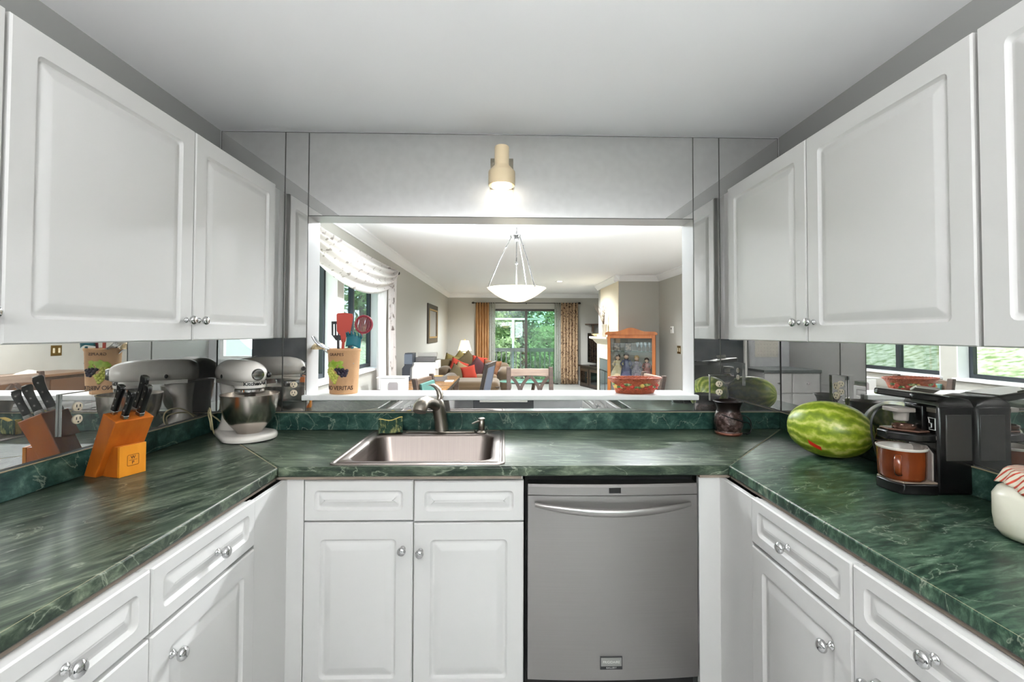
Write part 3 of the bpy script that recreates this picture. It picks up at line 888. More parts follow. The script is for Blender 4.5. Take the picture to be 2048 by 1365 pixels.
outlet('mirror-faced outlet on the left wall behind the knife block', T(xL + .0055, -.736, 1.122) @ RZ(pi / 2), w=.105, h=.132)
outlet('mirror-faced outlet on the back wall right of the mixer bowl', T(-1.008, -.0055, 1.112), w=.106, h=.118)
outlet('mirror-faced outlet on the back wall above the dark mug', T(1.0595, -.0055, 1.116), w=.087, h=.128)
outlet('mirror-faced outlet on the right wall behind the watermelon', T(xR - .0055, -.40, 1.15) @ RZ(-pi / 2), w=.092, h=.13)

# ------------------------------------------------------------------ utensil crock on the ledge
r = thing('utensil_crock', 'tan stoneware crock with grapes in relief on the white ledge', 'crock', (-.793, .052, BZ))
CLAY = mat('tan stoneware', (182, 140, 100), .6, noise=((9, 9, 9), (196, 154, 112), .35, .65), bump=(60, .15))
sy = .80
MB().lathe([(.066, 0), (.068, .003), (.0705, .06), (.074, .14), (.077, .205), (.0815, .212), (.082, .219), (.079, .222), (.074, .219), (.071, .19), (.066, .05), (.064, .012), (.02, .010)], 48, sy=sy).obj('crock_body', CLAY, r, 50)


def on_crock(x, z, off=.001):
    rad = .068 + (z - 0) / .21 * .009
    a = -pi / 2 + x / .072 - .10
    return ((rad + off) * cos(a), (rad + off) * sin(a) * sy, z)


for txt, sz, zz, dx, sp in (('GRAPES', .0195, .193, -.012, 1.1), ('IN VINO VERITAS', .0290, .030, -.030, .92)):
    tm = text_mb(txt, sz, .0012, sp, .0002)
    q = MB(); q.add([on_crock(x + dx, zz + y, z + .0008) for x, y, z in tm.v], tm.f); q.obj('lettering', INK, r, None)
GG = mat('green grapes', (206, 200, 104), .35, noise=((60, 60, 60), (178, 184, 70), .4, .6)); GP = mat('purple grapes', (38, 28, 48), .3); LEAF = mat('grape leaf', (128, 160, 40), .45, noise=((40, 40, 40), (166, 186, 80), .4, .6))
rd = random.Random(3)
for nm, mm, pts in (('green_grapes', GG, [(-.048, .105), (-.038, .112), (-.052, .094), (-.04, .098), (-.028, .102), (-.045, .085), (-.033, .088), (-.02, .092), (-.038, .076), (-.025, .078), (-.012, .08), (-.03, .066), (-.018, .066), (-.006, .068), (-.022, .056), (-.01, .056), (-.014, .046), (-.002, .078), (-.024, .112)]),
                    ('purple_grapes', GP, [(-.006, .108), (.008, .110), (.02, .108), (.002, .099), (.015, .098), (.028, .098), (.009, .088), (.022, .087), (.034, .090), (.037, .102), (.03, .080), (.018, .078), (.005, .09)])):
    g = MB()
    for x, z in pts:
        c = on_crock(x * 1.2 - .004, .015 + z * 1.02 - .004, -.001); g.ell(c, (.0088, .0088, .0088), 12, 8)
    g.obj(nm, mm, r, 60)
lf = MB()
for x, z, a, ln in ((-.03, .132, 2.5, .03), (-.022, .135, 1.2, .034), (-.01, .135, .5, .032), (-.018, .125, -.5, .03), (.012, .140, .6, .022), (.012, .118, .1, .024), (-.04, .128, 3.4, .026)):
    pts = []
    for k in range(10):
        t = 2 * pi * k / 10; u_ = ln * .5 * cos(t) * (1 + .15 * cos(3 * t)); v_ = .0105 * sin(t)
        pts.append((x * 1.2 - .004 + 1.2 * (u_ * cos(a) - v_ * sin(a)), z + .012 + 1.15 * (u_ * sin(a) + v_ * cos(a))))
    base = len(lf.v)
    lf.add([on_crock(px, pz, .001) for px, pz in pts] + [on_crock(px, pz, .0035) for px, pz in pts] + [on_crock(x * 1.2 - .004, z + .012, .006)], [tuple(range(10))] + [(k, (k + 1) % 10, 10 + (k + 1) % 10, 10 + k) for k in range(10)] + [(10 + k, 10 + (k + 1) % 10, 20) for k in range(10)])
lf.obj('leaves', LEAF, r, 50)
CRK = ROOTM[r.name]


def utensil(name, label, loc, lean, spin):
    """loc in crock coordinates at the rim centre of the handle; local z along the handle"""
    o = bpy.data.objects.new(name, None); COL.objects.link(o); o.empty_display_size = .03
    o.location = CRK @ Vector(loc); o.rotation_euler = (lean[0], lean[1], spin); tag(o, label, 'utensil')
    return o


RED = mat('red silicone', (170, 58, 44), .55); DKRED = mat('dark red nylon', (126, 22, 40), .45); TEAL = mat('teal nylon', (22, 100, 112), .45); BKN = mat('black nylon', (20, 22, 26), .45)
u = utensil('spatula', 'wide red silicone spatula in the crock', (-.012, -.012, .034), (radians(-3), radians(2), 0), 0)
MB().tube([(0, 0, 0), (0, 0, .235)], .007, 10).obj('handle', RED, u, 60)
MB().prism([(-.010, .22), (.010, .22), (.014, .25), (.032, .266), (.041, .345), (.036, .362), (.0, .366), (-.037, .362), (-.042, .356), (-.036, .272), (-.015, .25)], -.003, .003, RX(pi / 2)).obj('blade', RED, u, 40, bevel=.002)
u = utensil('slotted_turner', 'black slotted turner behind the red spatula', (-.032, .02, .026), (radians(-2), radians(-2), 0), 0)
MB().tube([(0, 0, 0), (0, 0, .24)], .006, 10).obj('handle', BKN, u, 60)
t = MB(); t.prism([(-.010, .235), (.012, .235), (.036, .262), (-.030, .262)], -.002, .002, RX(pi / 2))
for a, b in ((-.032, -.024), (-.016, -.009), (-.001, .006), (.014, .021), (.029, .037)):
    t.box(a, -.002, .262, b, .002, .318)
t.box(-.032, -.002, .318, .037, .002, .332)
t.obj('slotted_blade', BKN, u, None)
u = utensil('slotted_spoon', 'dark red round slotted spoon at the right of the crock', (.028, .025, .012), (radians(-3), radians(9), 0), 0)
MB().tube([(0, 0, 0), (0, 0, .29)], .006, 10).obj('handle', DKRED, u, 60)
t = MB(); c = (.002, .335)
ring = [(c[0] + .041 * cos(2 * pi * k / 28), 0, c[1] + .043 * sin(2 * pi * k / 28)) for k in range(28)]
t.tube(ring, .006, 8, closed=True)
for k in range(-4, 5):
    xx = .0078 * k; hh = .043 * sqrt(max(0, 1 - (xx / .041) ** 2)); t.box(c[0] + xx - .0019, -.002, c[1] - hh, c[0] + xx + .0019, .002, c[1] + hh)
t.obj('slotted_bowl', DKRED, u, 60)
u = utensil('pasta_fork', 'teal pasta fork low in the front of the crock', (.026, -.028, .022), (radians(2), radians(7), radians(12)), 0)
MB().tube([(0, 0, 0), (0, 0, .21)], .006, 10).obj('handle', TEAL, u, 60)
t = MB()
def pf(a, b):
    th = (a - .5) * 2.4; ph = b
    return (.038 * sin(th), -.022 * cos(th) + .018, .205 + .055 * ph + .012 * (1 - abs(2 * a - 1)))
t.grid(pf, 10, 6)
for k in range(6):
    th = (k / 5 - .5) * 2.4; x, y = .038 * sin(th), -.022 * cos(th) + .018; z = .26 + .012 * (1 - abs(2 * k / 5 - 1))
    t.tube([(x, y, z - .004), (x, y - .008, z + .010), (x, y - .018, z + .016)], [.0035, .003, .002], 6)
t.obj('fork_head', TEAL, u, 60, solid=.003)
u = utensil('ladle', 'small warm-toned ladle hooked over the left rim of the crock', (-.038, .004, .165), (radians(4), radians(-50), 0), 0)
MB().tube([(.03, 0, -.09), (0, 0, 0), (0, 0, .085)], .004, 8).obj('handle', CHROME, u, 60)
MB().lathe([(.001, .030), (.018, .028), (.031, .016), (.037, 0), (.035, 0), (.029, .014), (.016, .025), (.001, .027)], 24, T(-.004, 0, .095) @ RY(radians(50)) @ T(-.012, 0, -.004), capb=False, capt=False).obj('bowl', mat('warm steel', (206, 186, 150), .25, 1.0), u, 60)
u = utensil('wire_whisk', 'steel wire whisk leaning out of the left of the crock', (-.030, -.040, .196), (radians(4), radians(-50), 0), 0)
MB().tube([(.02, 0, -.10), (0, 0, -.01), (0, 0, .045)], .005, 8).obj('handle', CHROME, u, 60)
t = MB()
for k in range(7):
    yy = (k - 3) / 3 * .027
    t.tube([(-.012 * sin(pi * q / 12), yy * (.35 + .65 * sin(pi * min(1, q / 12) * .62 + .35)), .035 + .100 * q / 12) for q in range(13)], .0015, 5)
t.tube([(-.002, -.027 * .6, .132), (-.001, 0, .139), (-.002, .027 * .6, .132)], .0018, 5).tube([(-.011, -.027, .085), (-.013, 0, .087), (-.011, .027, .085)], .0013, 5)
t.obj('wires', CHROME, u, 60)

# ------------------------------------------------------------------ basket on the ledge
r = thing('oval_basket', 'red-brown oval wicker basket with leaf and fruit relief on the ledge', 'basket', (.662, .055, BZ))
WICK = mat('red brown wicker', (136, 60, 32), .5, noise=((50, 50, 160), (172, 84, 48), .35, .65), bump=(150, .8))
MB().lathe([(.088, 0), (.096, .002), (.108, .03), (.118, .055), (.130, .068), (.136, .073), (.134, .077), (.124, .074), (.112, .055), (.1, .025), (.088, .008), (.01, .007)], 56, sy=.56).obj('basket_body', WICK, r, 55)
rim = MB()
for k in (0, pi):
    rim.tube([(.133 * cos(2 * pi * q / 90), .133 * .56 * sin(2 * pi * q / 90), .0755 + .0022 * sin(2 * pi * q / 90 * 22 + k)) for q in range(90)], .0034, 6, closed=True)
rim.obj('braided_rim', WICK, r, 60)


def on_bk(x, z, off=0):
    rad = .096 + z / .07 * .028 + off; a = -pi / 2 + x / .075
    return (rad * cos(a), rad * .56 * sin(a), z)


fl = MB(); gl = MB(); yl = MB()
for k, x in enumerate((-.085, -.052, -.02, .012, .045, .078)):
    for s_ in (-1, 1):
        pts = [on_bk(x + s_ * .014 + .014 * cos(2 * pi * q / 8) * 1.0, .040 + .007 * s_ * (1 if k % 2 else -1) + .007 * sin(2 * pi * q / 8), .003) for q in range(8)]
        gl.add(pts + [on_bk(x + s_ * .014, .040 + .007 * s_ * (1 if k % 2 else -1), .009)], [(q, (q + 1) % 8, 8) for q in range(8)])
    (yl if k in (0, 3) else fl).ell(on_bk(x, .036 + .006 * (k % 2), .002), (.012, .007, .010), 12, 8)
    fl.ell(on_bk(x + .016, .026, .002), (.009, .006, .006), 10, 6)
gl.obj('leaf_relief', mat('glazed leaf green', (74, 104, 58), .3, noise=((60, 60, 60), (176, 178, 120), .5, .62)), r, 60)
fl.obj('fruit_relief', mat('glazed red', (176, 52, 38), .3), r, 60); yl.obj('flower_relief', mat('glazed yellow', (206, 176, 92), .3), r, 60)

# ------------------------------------------------------------------ right-hand counter: dark mug-shaped warmer, melon, coffee maker, mug, jar
r = thing('wax_warmer', 'dark brown embossed mug-shaped warmer in the right back corner', 'warmer', (1.050, -.124, CT))
BRZ = mat('bronze glaze', (56, 40, 36), .25, .35, noise=((40, 40, 40), (104, 84, 80), .45, .7), bump=(46, .8))
MB().lathe([(.050, 0), (.056, .003), (.058, .012), (.053, .02), (.057, .026), (.063, .045), (.063, .065), (.058, .09), (.051, .108)], 40).obj('pot_body', BRZ, r, 50)
MB().lathe([(.051, .108), (.049, .116), (.051, .130), (.060, .148), (.066, .153), (.063, .156), (.052, .149), (.044, .13), (.02, .126)], 40, capb=False).obj('collar', mat('dark bronze', (34, 25, 24), .3, .4), r, 50)
MB().lathe([(.057, .002), (.0595, .006), (.0595, .011), (.057, .014)], 40, capb=False, capt=False).obj('foot_ring', mat('copper glaze', (120, 72, 56), .3, .5), r, 50)
MB().tube(smooth_path([(-.05, -.04, .098), (-.02, -.064, .088), (.02, -.062, .075), (.055, -.04, .062), (.085, -.02, .055), (.098, -.018, .035), (.092, -.02, .012), (.07, -.03, .005)]), .0028, 7).tube(smooth_path([(.05, 0, .085), (.075, -.005, .086), (.098, -.01, .066), (.102, -.01, .03), (.09, -.012, .008), (.06, -.012, .004)]), .003, 7).obj('power_cord', BLACKPL, r, 60)

mel_c = Vector((1.243, -.520, CT + .1055)); ax = Vector((.72, -.69, -.04)).normalized()
r = thing('watermelon', 'whole striped green watermelon lying against the right mirror', 'watermelon', tuple(mel_c - Vector((0, 0, .1055))))
MELM = T(*mel_c) @ ax.to_track_quat('Z', 'Y').to_matrix().to_4x4()
mm = bpy.data.materials.new('watermelon rind'); mm.use_nodes = True; nt = mm.node_tree; b_ = nt.nodes['Principled BSDF']
N = nt.nodes.new; L_ = nt.links.new
tc = N('ShaderNodeTexCoord'); gr = N('ShaderNodeSeparateXYZ')
mvm = N('ShaderNodeMapping'); mvm.vector_type = 'TEXTURE'
qe = ax.to_track_quat('Z', 'Y').to_euler(); mvm.inputs['Rotation'].default_value = qe; mvm.inputs['Location'].default_value = (0, 0, .1055)
L_(tc.outputs['Object'], mvm.inputs[0]); L_(mvm.outputs[0], gr.inputs[0])
at = N('ShaderNodeMath'); at.operation = 'ARCTAN2'; L_(gr.outputs[0], at.inputs[0]); L_(gr.outputs[1], at.inputs[1])
nz = N('ShaderNodeTexNoise'); nz.inputs['Scale'].default_value = 22; nz.inputs['Detail'].default_value = 6; L_(mvm.outputs[0], nz.inputs[0])
ma = N('ShaderNodeMath'); ma.operation = 'MULTIPLY_ADD'; L_(nz.outputs[0], ma.inputs[0]); ma.inputs[1].default_value = .75; L_(at.outputs[0], ma.inputs[2])
ml = N('ShaderNodeMath'); ml.operation = 'MULTIPLY'; L_(ma.outputs[0], ml.inputs[0]); ml.inputs[1].default_value = 13
sn = N('ShaderNodeMath'); sn.operation = 'SINE'; L_(ml.outputs[0], sn.inputs[0])
nf = N('ShaderNodeTexNoise'); nf.inputs['Scale'].default_value = 60; nf.inputs['Detail'].default_value = 6; L_(mvm.outputs[0], nf.inputs[0])
sf = N('ShaderNodeMath'); sf.operation = 'MULTIPLY_ADD'; L_(nf.outputs[0], sf.inputs[0]); sf.inputs[1].default_value = 2.4; L_(sn.outputs[0], sf.inputs[2])
rp = N('ShaderNodeValToRGB'); e_ = rp.color_ramp.elements
mrg = N('ShaderNodeMapRange'); mrg.inputs['From Min'].default_value = -.3; mrg.inputs['From Max'].default_value = 2.7; L_(sf.outputs[0], mrg.inputs[0]); L_(mrg.outputs[0], rp.inputs[0])
e_[0].position = .1; e_[0].color = lin((104, 126, 26)); e_[1].position = .9; e_[1].color = lin((204, 206, 116))
q_ = e_.new(.45); q_.color = lin((134, 154, 36)); q_ = e_.new(.66); q_.color = lin((164, 178, 60))
L_(rp.outputs[0], b_.inputs['Base Color']); b_.inputs['Roughness'].default_value = .32
ml_, mr_ = .139, .1055
MB().lathe([(mr_ * sin(pi * k / 28) ** .88 if 0 < k < 28 else .002, -ml_ * cos(pi * k / 28)) for k in range(29)], 48, MELM).obj('rind', mm, r, 70, ws=True)
MB().lathe([(.010, -.002), (.0075, .002), (.003, .004)], 14, MELM @ T(0, 0, ml_ - .0025)).tube([MELM @ Vector(p) for p in ((0, 0, ml_), (.006, .012, ml_ + .004), (.012, .026, ml_ + .002))], .0013, 6).obj('stem_scar', mat('melon stem', (176, 140, 84), .7), r, 60, ws=True)
# red sticker on the lower left flank
st = MB(); MI = MELM.inverted()
def stick(u_, v_):
    # a patch that follows the rind
    d = (Vector((1.243 - .128, -.52 - .062, CT + .028)) + Vector((.030 * (u_ - .5) * 2, -.016 * (u_ - .5) * 2, -.012 * (u_ - .5) * 2 + .017 * (v_ - .5) * 2)))
    p = MI @ d; k = sqrt(p.x ** 2 / mr_ ** 2 + p.y ** 2 / mr_ ** 2 + p.z ** 2 / ml_ ** 2)
    p = p / k * 1.012
    return tuple(MELM @ p)
st.grid(stick, 8, 4); st.obj('sticker', mat('red sticker', (206, 34, 24), .4), r, 60, ws=True)

# coffee maker: front faces -x, near side faces -y
KX, KY = 1.262, -.882
r = thing('coffee_maker', 'black single-cup coffee maker with its lid raised', 'coffee maker', (KX, KY, CT))
GLOSSB = mat('coffee maker black', (15, 14, 14), .22); GREYP = mat('coffee maker grey', (150, 142, 136), .4); BRONZE = mat('bronze plastic', (92, 64, 52), .25, .4)
MB().prism([(-.108, .035), (-.085, .052), (.0, .056), (.0, -.06), (-.095, -.050), (-.110, -.02)], 0, .032).obj('base', GLOSSB, r, 40, bevel=.004)
MB().prism([(-.106, .033), (-.084, .05), (.0, .053), (.0, -.057), (-.093, -.048), (-.108, -.02)], .032, .037).obj('drip_tray', mat('tray rim', (140, 124, 110), .4), r, 40, bevel=.001)
MB().box(.0, -.06, 0, .108, .056, .262).obj('column', GLOSSB, r, 40, bevel=.008)
# rounded top shell
secs = []
for x, z in ((.002, .262), (.006, .274), (.03, .283), (.07, .284), (.10, .278), (.108, .262)):
    secs.append([(x, -.059, .255), (x, .055, .255), (x, .055, z - .006), (x, .048, z), (x, -.052, z), (x, -.059, z - .006)])
MB().loft(secs).obj('top_shell', mat('top shell', (40, 39, 37), .3), r, 50)
wtk = MB().box(.022, -.0625, .1, .100, -.0575, .235).obj('tank_window', mat('smoked tank', (58, 56, 54), .12), r, 40, bevel=.004)
bp_ = [(-.006, y, z) for y, z in ((-.046, .037), (.046, .037), (.046, .12), (.030, .136), (-.025, .138), (-.046, .118))]
MB().loft([bp_, [(0, y, z) for _, y, z in bp_]]).obj('cup_backplate', GREYP, r, None, bevel=.002)
# brew head with the pod holder and the raised lid
MB().prism([(-.098, .045), (.004, .055), (.004, -.055), (-.045, -.052), (-.100, .0)], .150, .178).obj('brew_head', GLOSSB, r, 40, bevel=.006)
MB().prism([(-.092, .040), (-.004, .046), (-.004, -.04), (-.042, -.045), (-.094, .002)], .178, .184).obj('pod_tray', BRONZE, r, 40, bevel=.002)
MB().lathe([(.025, .184), (.028, .188), (.028, .194), (.024, .196), (.021, .190), (.020, .172)], 28, T(-.048, .0, 0), sy=1.15, capb=False, capt=False).obj('pod_holder', BRONZE, r, 50)
MB().lathe([(.018, .205), (.020, .235)], 20, T(-.046, .012, 0)).box(-.078, -.012, .232, -.02, .045, .246).obj('needle_block', GREYP, r, 40, bevel=.003)
MB().box(-.010, -.02, .180, .012, .035, .255).obj('hinge_arm', GLOSSB, r, 40, bevel=.003)
LIDM = T(.02, 0, .268) @ RY(radians(7))
ld = MB().prism([(-.132, .035), (-.118, .05), (.0, .054), (.028, .048), (.034, .03), (.034, -.03), (.028, -.05), (.0, -.054), (-.085, -.045), (-.138, .015)], .0, .020, LIDM).obj('lid', mat('lid black', (26, 25, 24), .2), r, 40, bevel=.005)
MB().prism([(-.128, .033), (-.116, .045), (-.01, .048), (.015, .04), (.0, -.048), (-.082, -.042), (-.133, .014)], .0195, .0225, LIDM).obj('lid_plate', mat('lid silver', (170, 166, 160), .3, .8), ld, None)
MB().box(-.005, -.085, -.006, .052, -.05, .002, LIDM @ T(-.07, .0, .012) @ RZ(radians(-20)) @ RX(radians(-20))).obj('lift_handle', mat('handle grey', (176, 170, 162), .35, .5), ld, None, bevel=.002)
# controls on the front of the column (right half as seen from the front)
MB().box(-.0025, -.056, .238, .0005, -.026, .252).obj('power_button', mat('button steel', (120, 114, 108), .25, .9), r, None, bevel=.001)
ic = MB(); pts = [(-.031, .216), (-.031, .222), (-.053, .222), (-.053, .186), (-.038, .186), (-.038, .192)]
ic.tube([(-.0016, y, z) for y, z in ((-.034, .214), (-.031, .222), (-.053, .222), (-.053, .188), (-.034, .188), (-.034, .193), (-.041, .194), (-.041, .206), (-.034, .207), (-.034, .214))], .0013, 6)
ic.obj('brewer_icon', mat('white print', (220, 218, 214), .5), r, 60)
MB().box(-.0015, -.054, .160, .0005, -.031, .171).obj('front_label', GREYP, r, None)
MB().tube(smooth_path([(.0, .06, .24), (-.05, .075, .238), (-.082, .078, .2), (-.085, .075, .14), (-.07, .07, .07), (-.055, .068, .01), (-.02, .075, .004), (.06, .08, .004)]), .0035, 7).obj('power_cord', BLACKPL, r, 60)

r = thing('coffee_mug', 'wide rust-brown enamel mug standing under the coffee maker spout', 'mug', (1.203, -.884, CT + .037))
RUST = mat('rust enamel', (98, 42, 18), .2, coat=.4, noise=((14, 14, 4), (128, 60, 28), .35, .7))
MB().lathe([(.051, 0), (.055, .002), (.058, .01), (.059, .05), (.060, .088), (.0625, .092), (.0625, .095), (.0585, .094)], 40, capt=False).obj('cup', RUST, r, 50)
MB().lathe([(.0585, .094), (.056, .088), (.054, .02), (.048, .008), (.01, .007)], 40, capb=False).obj('cup_lining', mat('white enamel', (218, 210, 202), .2), r, 50)
a = radians(-137)
MB().loft([[(cos(a) * (d + .004 * cos(t)) - sin(a) * .009 * sin(t), sin(a) * (d + .004 * cos(t)) + cos(a) * .009 * sin(t), z + .004 * sin(t) * 0 + .003 * cos(t) * kz) for t in [2 * pi * k / 10 for k in range(10)]] for d, z, kz in ((.056, .076, 1), (.073, .078, 1), (.086, .068, .4), (.089, .05, 0), (.084, .032, -.4), (.072, .022, -1), (.056, .020, -1))]).obj('handle', RUST, r, 60)
MB().lathe([(.0605, .0885), (.063, .092), (.063, .095), (.0605, .0965)], 40, capb=False, capt=False).obj('rim', mat('white rim', (226, 220, 212), .2), r, 50)

r = thing('plastic_jar', 'milky plastic jar with a red and white cloth cover, cut off by the right edge', 'jar', (1.236, -1.245, CT), radians(20))
MILK = mat('milky plastic', (226, 222, 206), .25, noise=((8, 8, 8), (212, 207, 186), .4, .6))
secs = [[(x, y, z) for x, y in rrect(w, w * .92, rr, 6)] for w, rr, z in ((.12, .04, 0), (.165, .05, .006), (.185, .055, .022), (.188, .05, .05), (.188, .05, .098), (.178, .06, .114), (.15, .065, .124), (.128, .06, .128), (.128, .06, .148))]
MB().loft(secs).obj('jar_body', MILK, r, 50)
MB().prism(rrect(.115, .066, .012, 4), -.002, .0015, T(0, -.0872, .062) @ RX(pi / 2)).obj('raised_panel', MILK, r, 50, bevel=.001)
ck = bpy.data.materials.new('red striped cloth'); ck.use_nodes = True; nt = ck.node_tree; b_ = nt.nodes['Principled BSDF']; b_.inputs['Roughness'].default_value = .9
tc = nt.nodes.new('ShaderNodeTexCoord'); wv = nt.nodes.new('ShaderNodeTexWave'); wv.inputs['Scale'].default_value = 26; wv.inputs['Distortion'].default_value = .3; wv.bands_direction = 'DIAGONAL'
rp = nt.nodes.new('ShaderNodeValToRGB'); rp.color_ramp.interpolation = 'CONSTANT'; rp.color_ramp.elements[0].color = lin((228, 218, 198)); rp.color_ramp.elements[1].position = .72; rp.color_ramp.elements[1].color = lin((186, 70, 48))
nt.links.new(tc.outputs['Object'], wv.inputs[0]); nt.links.new(wv.outputs[0], rp.inputs[0]); nt.links.new(rp.outputs[0], b_.inputs['Base Color'])
def clothp(u_, v_):
    a_ = 2 * pi * u_; w = 1 + .07 * cos(4 * a_) + .05 * sin(11 * a_) * v_
    rr = (.015 + .060 * min(v_ / .55, 1)) * w if v_ < .55 else (.075 + .014 * (v_ - .55) / .45) * w
    z = .157 - .004 * v_ if v_ < .5 else .155 - .036 * (v_ - .5) / .5 - .012 * cos(4 * a_) * (v_ - .5)
    return (rr * cos(a_), rr * sin(a_), z)
MB().grid(clothp, 64, 12, closeu=True).obj('cloth_cover', ck, r, 60, solid=.0015)

# ------------------------------------------------------------------ kitchen wall light, and bowl lights added out of view
r = thing('wall_light', 'cream can-shaped downlight fixed to the mirror above the pass-through', 'light', (-.012, -.098, 2.079))
MB().lathe([(.03, .092), (.057, .066), (.057, .003), (.060, 0), (.0635, .002), (.0635, .064), (.060, .070), (.036, .096), (.0345, .100), (.0345, .184), (.031, .188)], 36, capb=False).obj('shade', CREAM, r, 50)
MB().lathe([(.024, .085), (.030, .060), (.026, .040), (.012, .030), (.002, .028)], 24, capb=False, capt=False).obj('bulb', mat('bulb glass', (240, 238, 232), .2, emit=((255, 236, 200), 3)), r, 50)
MB().box(-.056, .086, .012, .056, .0925, .165).obj('back_plate', glass_mat('clear plate', (236, 232, 224), .12), r, 40)
MB().box(-.014, .03, .11, .014, .08, .14).obj('arm', CREAM, r, 40, bevel=.003)
lamp('wall_light_bulb', 'SPOT', (-.012, -.098, 2.105), 0.8, (1, .88, .7), .02, (0, 0, 0), radians(150), .5)
lamp('wall_light_back_glow', 'SPOT', (-.012, -.062, 2.066), 3.0, (1, .93, .80), .015, (radians(98), 0, 0), radians(165), .3)

GLOW = mat('lit bowl glass', (250, 248, 240), .4, emit=((252, 252, 252), KITCHEN_LIGHT))
for x_, y_, lab in ((-.02, -2.95, 'unseen white glass bowl light added over the kitchen aisle'), (-.02, -3.9, 'unseen white glass bowl light added at the rear of the kitchen')):  # unseen bowls, hung to even out light on ceiling and cabinets
    r = thing('added_bowl_light', lab, 'light', (x_, y_, H1))
    MB().lathe([(.06, -.02), (.065, -.001)], 28).tube([(0, 0, -.02), (0, 0, -.60)], .008, 8).obj('stem', TRIM, r, 50)
    MB().lathe([(.002, -.62), (.07, -.612), (.13, -.590), (.175, -.56), (.20, -.525), (.195, -.523), (.17, -.554), (.12, -.584), (.002, -.61)], 40, capb=False, capt=False).obj('glass_bowl', GLOW, r, 60)
    lamp('kitchen_fill_bulb', 'POINT', (x_, y_, H1 - .50), KITCHEN_W, (.98, .98, 1), .1)
    lamp('kitchen_fill_up', 'SPOT', (x_, y_, H1 - .50), KITCHEN_UP, (.98, .98, 1), .1, (radians(180), 0, 0), radians(172), .15)
    lamp('kitchen_fill_down', 'SPOT', (x_, y_, H1 - .63), KITCHEN_DOWN, (.98, .98, 1), .1, (0, 0, 0), radians(95), .6)
# ------------------------------------------------------------------ rear of the kitchen (seen in the mirrors)
r = thing('refrigerator', 'black refrigerator at the rear of the kitchen, seen only in the mirrors', 'refrigerator', (.0, -3.55, 0))
FR = mat('fridge black', (34, 38, 44), .3)
MB().box(-.38, -.68, .02, .38, -.06, 1.74).obj('body', FR, r, None)
d = MB().box(-.38, -.055, .62, .38, 0, 1.74).obj('door', FR, r, None, bevel=.01)
MB().box(-.34, .0, .7, -.315, .05, 1.30).obj('handle', mat('fridge handle', (206, 204, 198), .35), d, None, bevel=.006)
d = MB().box(-.38, -.055, .04, .38, 0, .61).obj('freezer_drawer', FR, r, None, bevel=.01)
MB().box(-.3, .0, .52, .3, .05, .545).obj('handle', mat('fridge handle', (206, 204, 198), .35), d, None, bevel=.006)
r = thing('rear_cabinet', 'white drawer cabinet with a grey top by the rear wall, seen in the mirrors', 'cabinet', (-1.0, -3.95, 0))
MB().box(-.375, -.33, 0, .375, .30, .88).obj('body', WHITE, r, None)
for k in range(3):
    d = MB().box(-.365, .30, .08 + .27 * k, -.01, .32, .33 + .27 * k).obj('drawer', WHITE, r, None, bevel=.004)
    MB().lathe(KNOB, 14, T(-.19, .32, .205 + .27 * k) @ RX(-pi / 2)).obj('knob', CHROME, d, 60)
    d = MB().box(.01, .30, .08 + .27 * k, .365, .32, .33 + .27 * k).obj('drawer', WHITE, r, None, bevel=.004)
    MB().lathe(KNOB, 14, T(.19, .32, .205 + .27 * k) @ RX(-pi / 2)).obj('knob', CHROME, d, 60)
MB().box(-.38, -.34, .88, .38, .335, .915).obj('top', mat('grey laminate', (96, 104, 104), .3), r, None, bevel=.004)
r = thing('wall_calendar', 'white wall calendar hanging on the rear wall, seen in the right mirror', 'calendar', (-1.05, REAR + .004, 1.05))
MB().box(-.17, -.002, 0, .17, .002, .34).obj('sheet', mat('calendar paper', (226, 220, 208), .8), r, None)
g = MB()
for i in range(7):
    for j in range(5):
        g.box(-.15 + i * .045, .002, .03 + j * .05, -.143 + i * .045, .0032, .036 + j * .05)
g.obj('day_marks', mat('grey print', (110, 108, 112), .8), r, None)
r = thing('hanging_coat', 'grey cloth coat hanging on the rear wall, seen in the right mirror', 'coat', (-.58, REAR + .01, .55))
def coat(u_, v_):
    a_ = u_ * 2 * pi
    w = .14 + .05 * (1 - v_); return (w * cos(a_) + .008 * sin(9 * a_), .07 + .055 * sin(a_) + .01 * cos(7 * a_ + 3 * v_), 1.05 * v_)
MB().grid(coat, 40, 10, closeu=True).obj('cloth', mat('grey cloth', (140, 138, 132), .9), r, 60)
MB().tube([(0, 0, 1.1), (0, .07, 1.1), (0, .08, 1.06)], .006, 8).obj('hook', CHROME, r, 60)
r = thing('rear_fill_window', 'x', 'x', (.62, REAR, 1.0)); del r['label']; del r['category']; r['kind'] = 'structure'  # rear window added to let fill light in from behind the camera
f = MB(); f.box(.05, REAR - .1, 1.0, .10, REAR - .04, 2.15).box(1.20, REAR - .1, 1.0, 1.25, REAR - .04, 2.15).box(.10, REAR - .1, 1.0, 1.20, REAR - .04, 1.05).box(.10, REAR - .1, 2.10, 1.20, REAR - .04, 2.15).box(.625, REAR - .1, 1.05, .675, REAR - .04, 2.10)
f.obj('window_frame', TRIM, r, None, ws=True)
MB().box(.10, REAR - .075, 1.05, .625, REAR - .07, 2.10).obj('pane', GLASS, r, None, ws=True); MB().box(.675, REAR - .075, 1.05, 1.20, REAR - .07, 2.10).obj('pane', GLASS, r, None, ws=True)
la = lamp('rear_fill', 'AREA', (.65, REAR - .35, 1.7), REAR_FILL_W, (.95, .98, 1), 1.3, (radians(90), 0, 0))  # fill lamp added outside the rear window

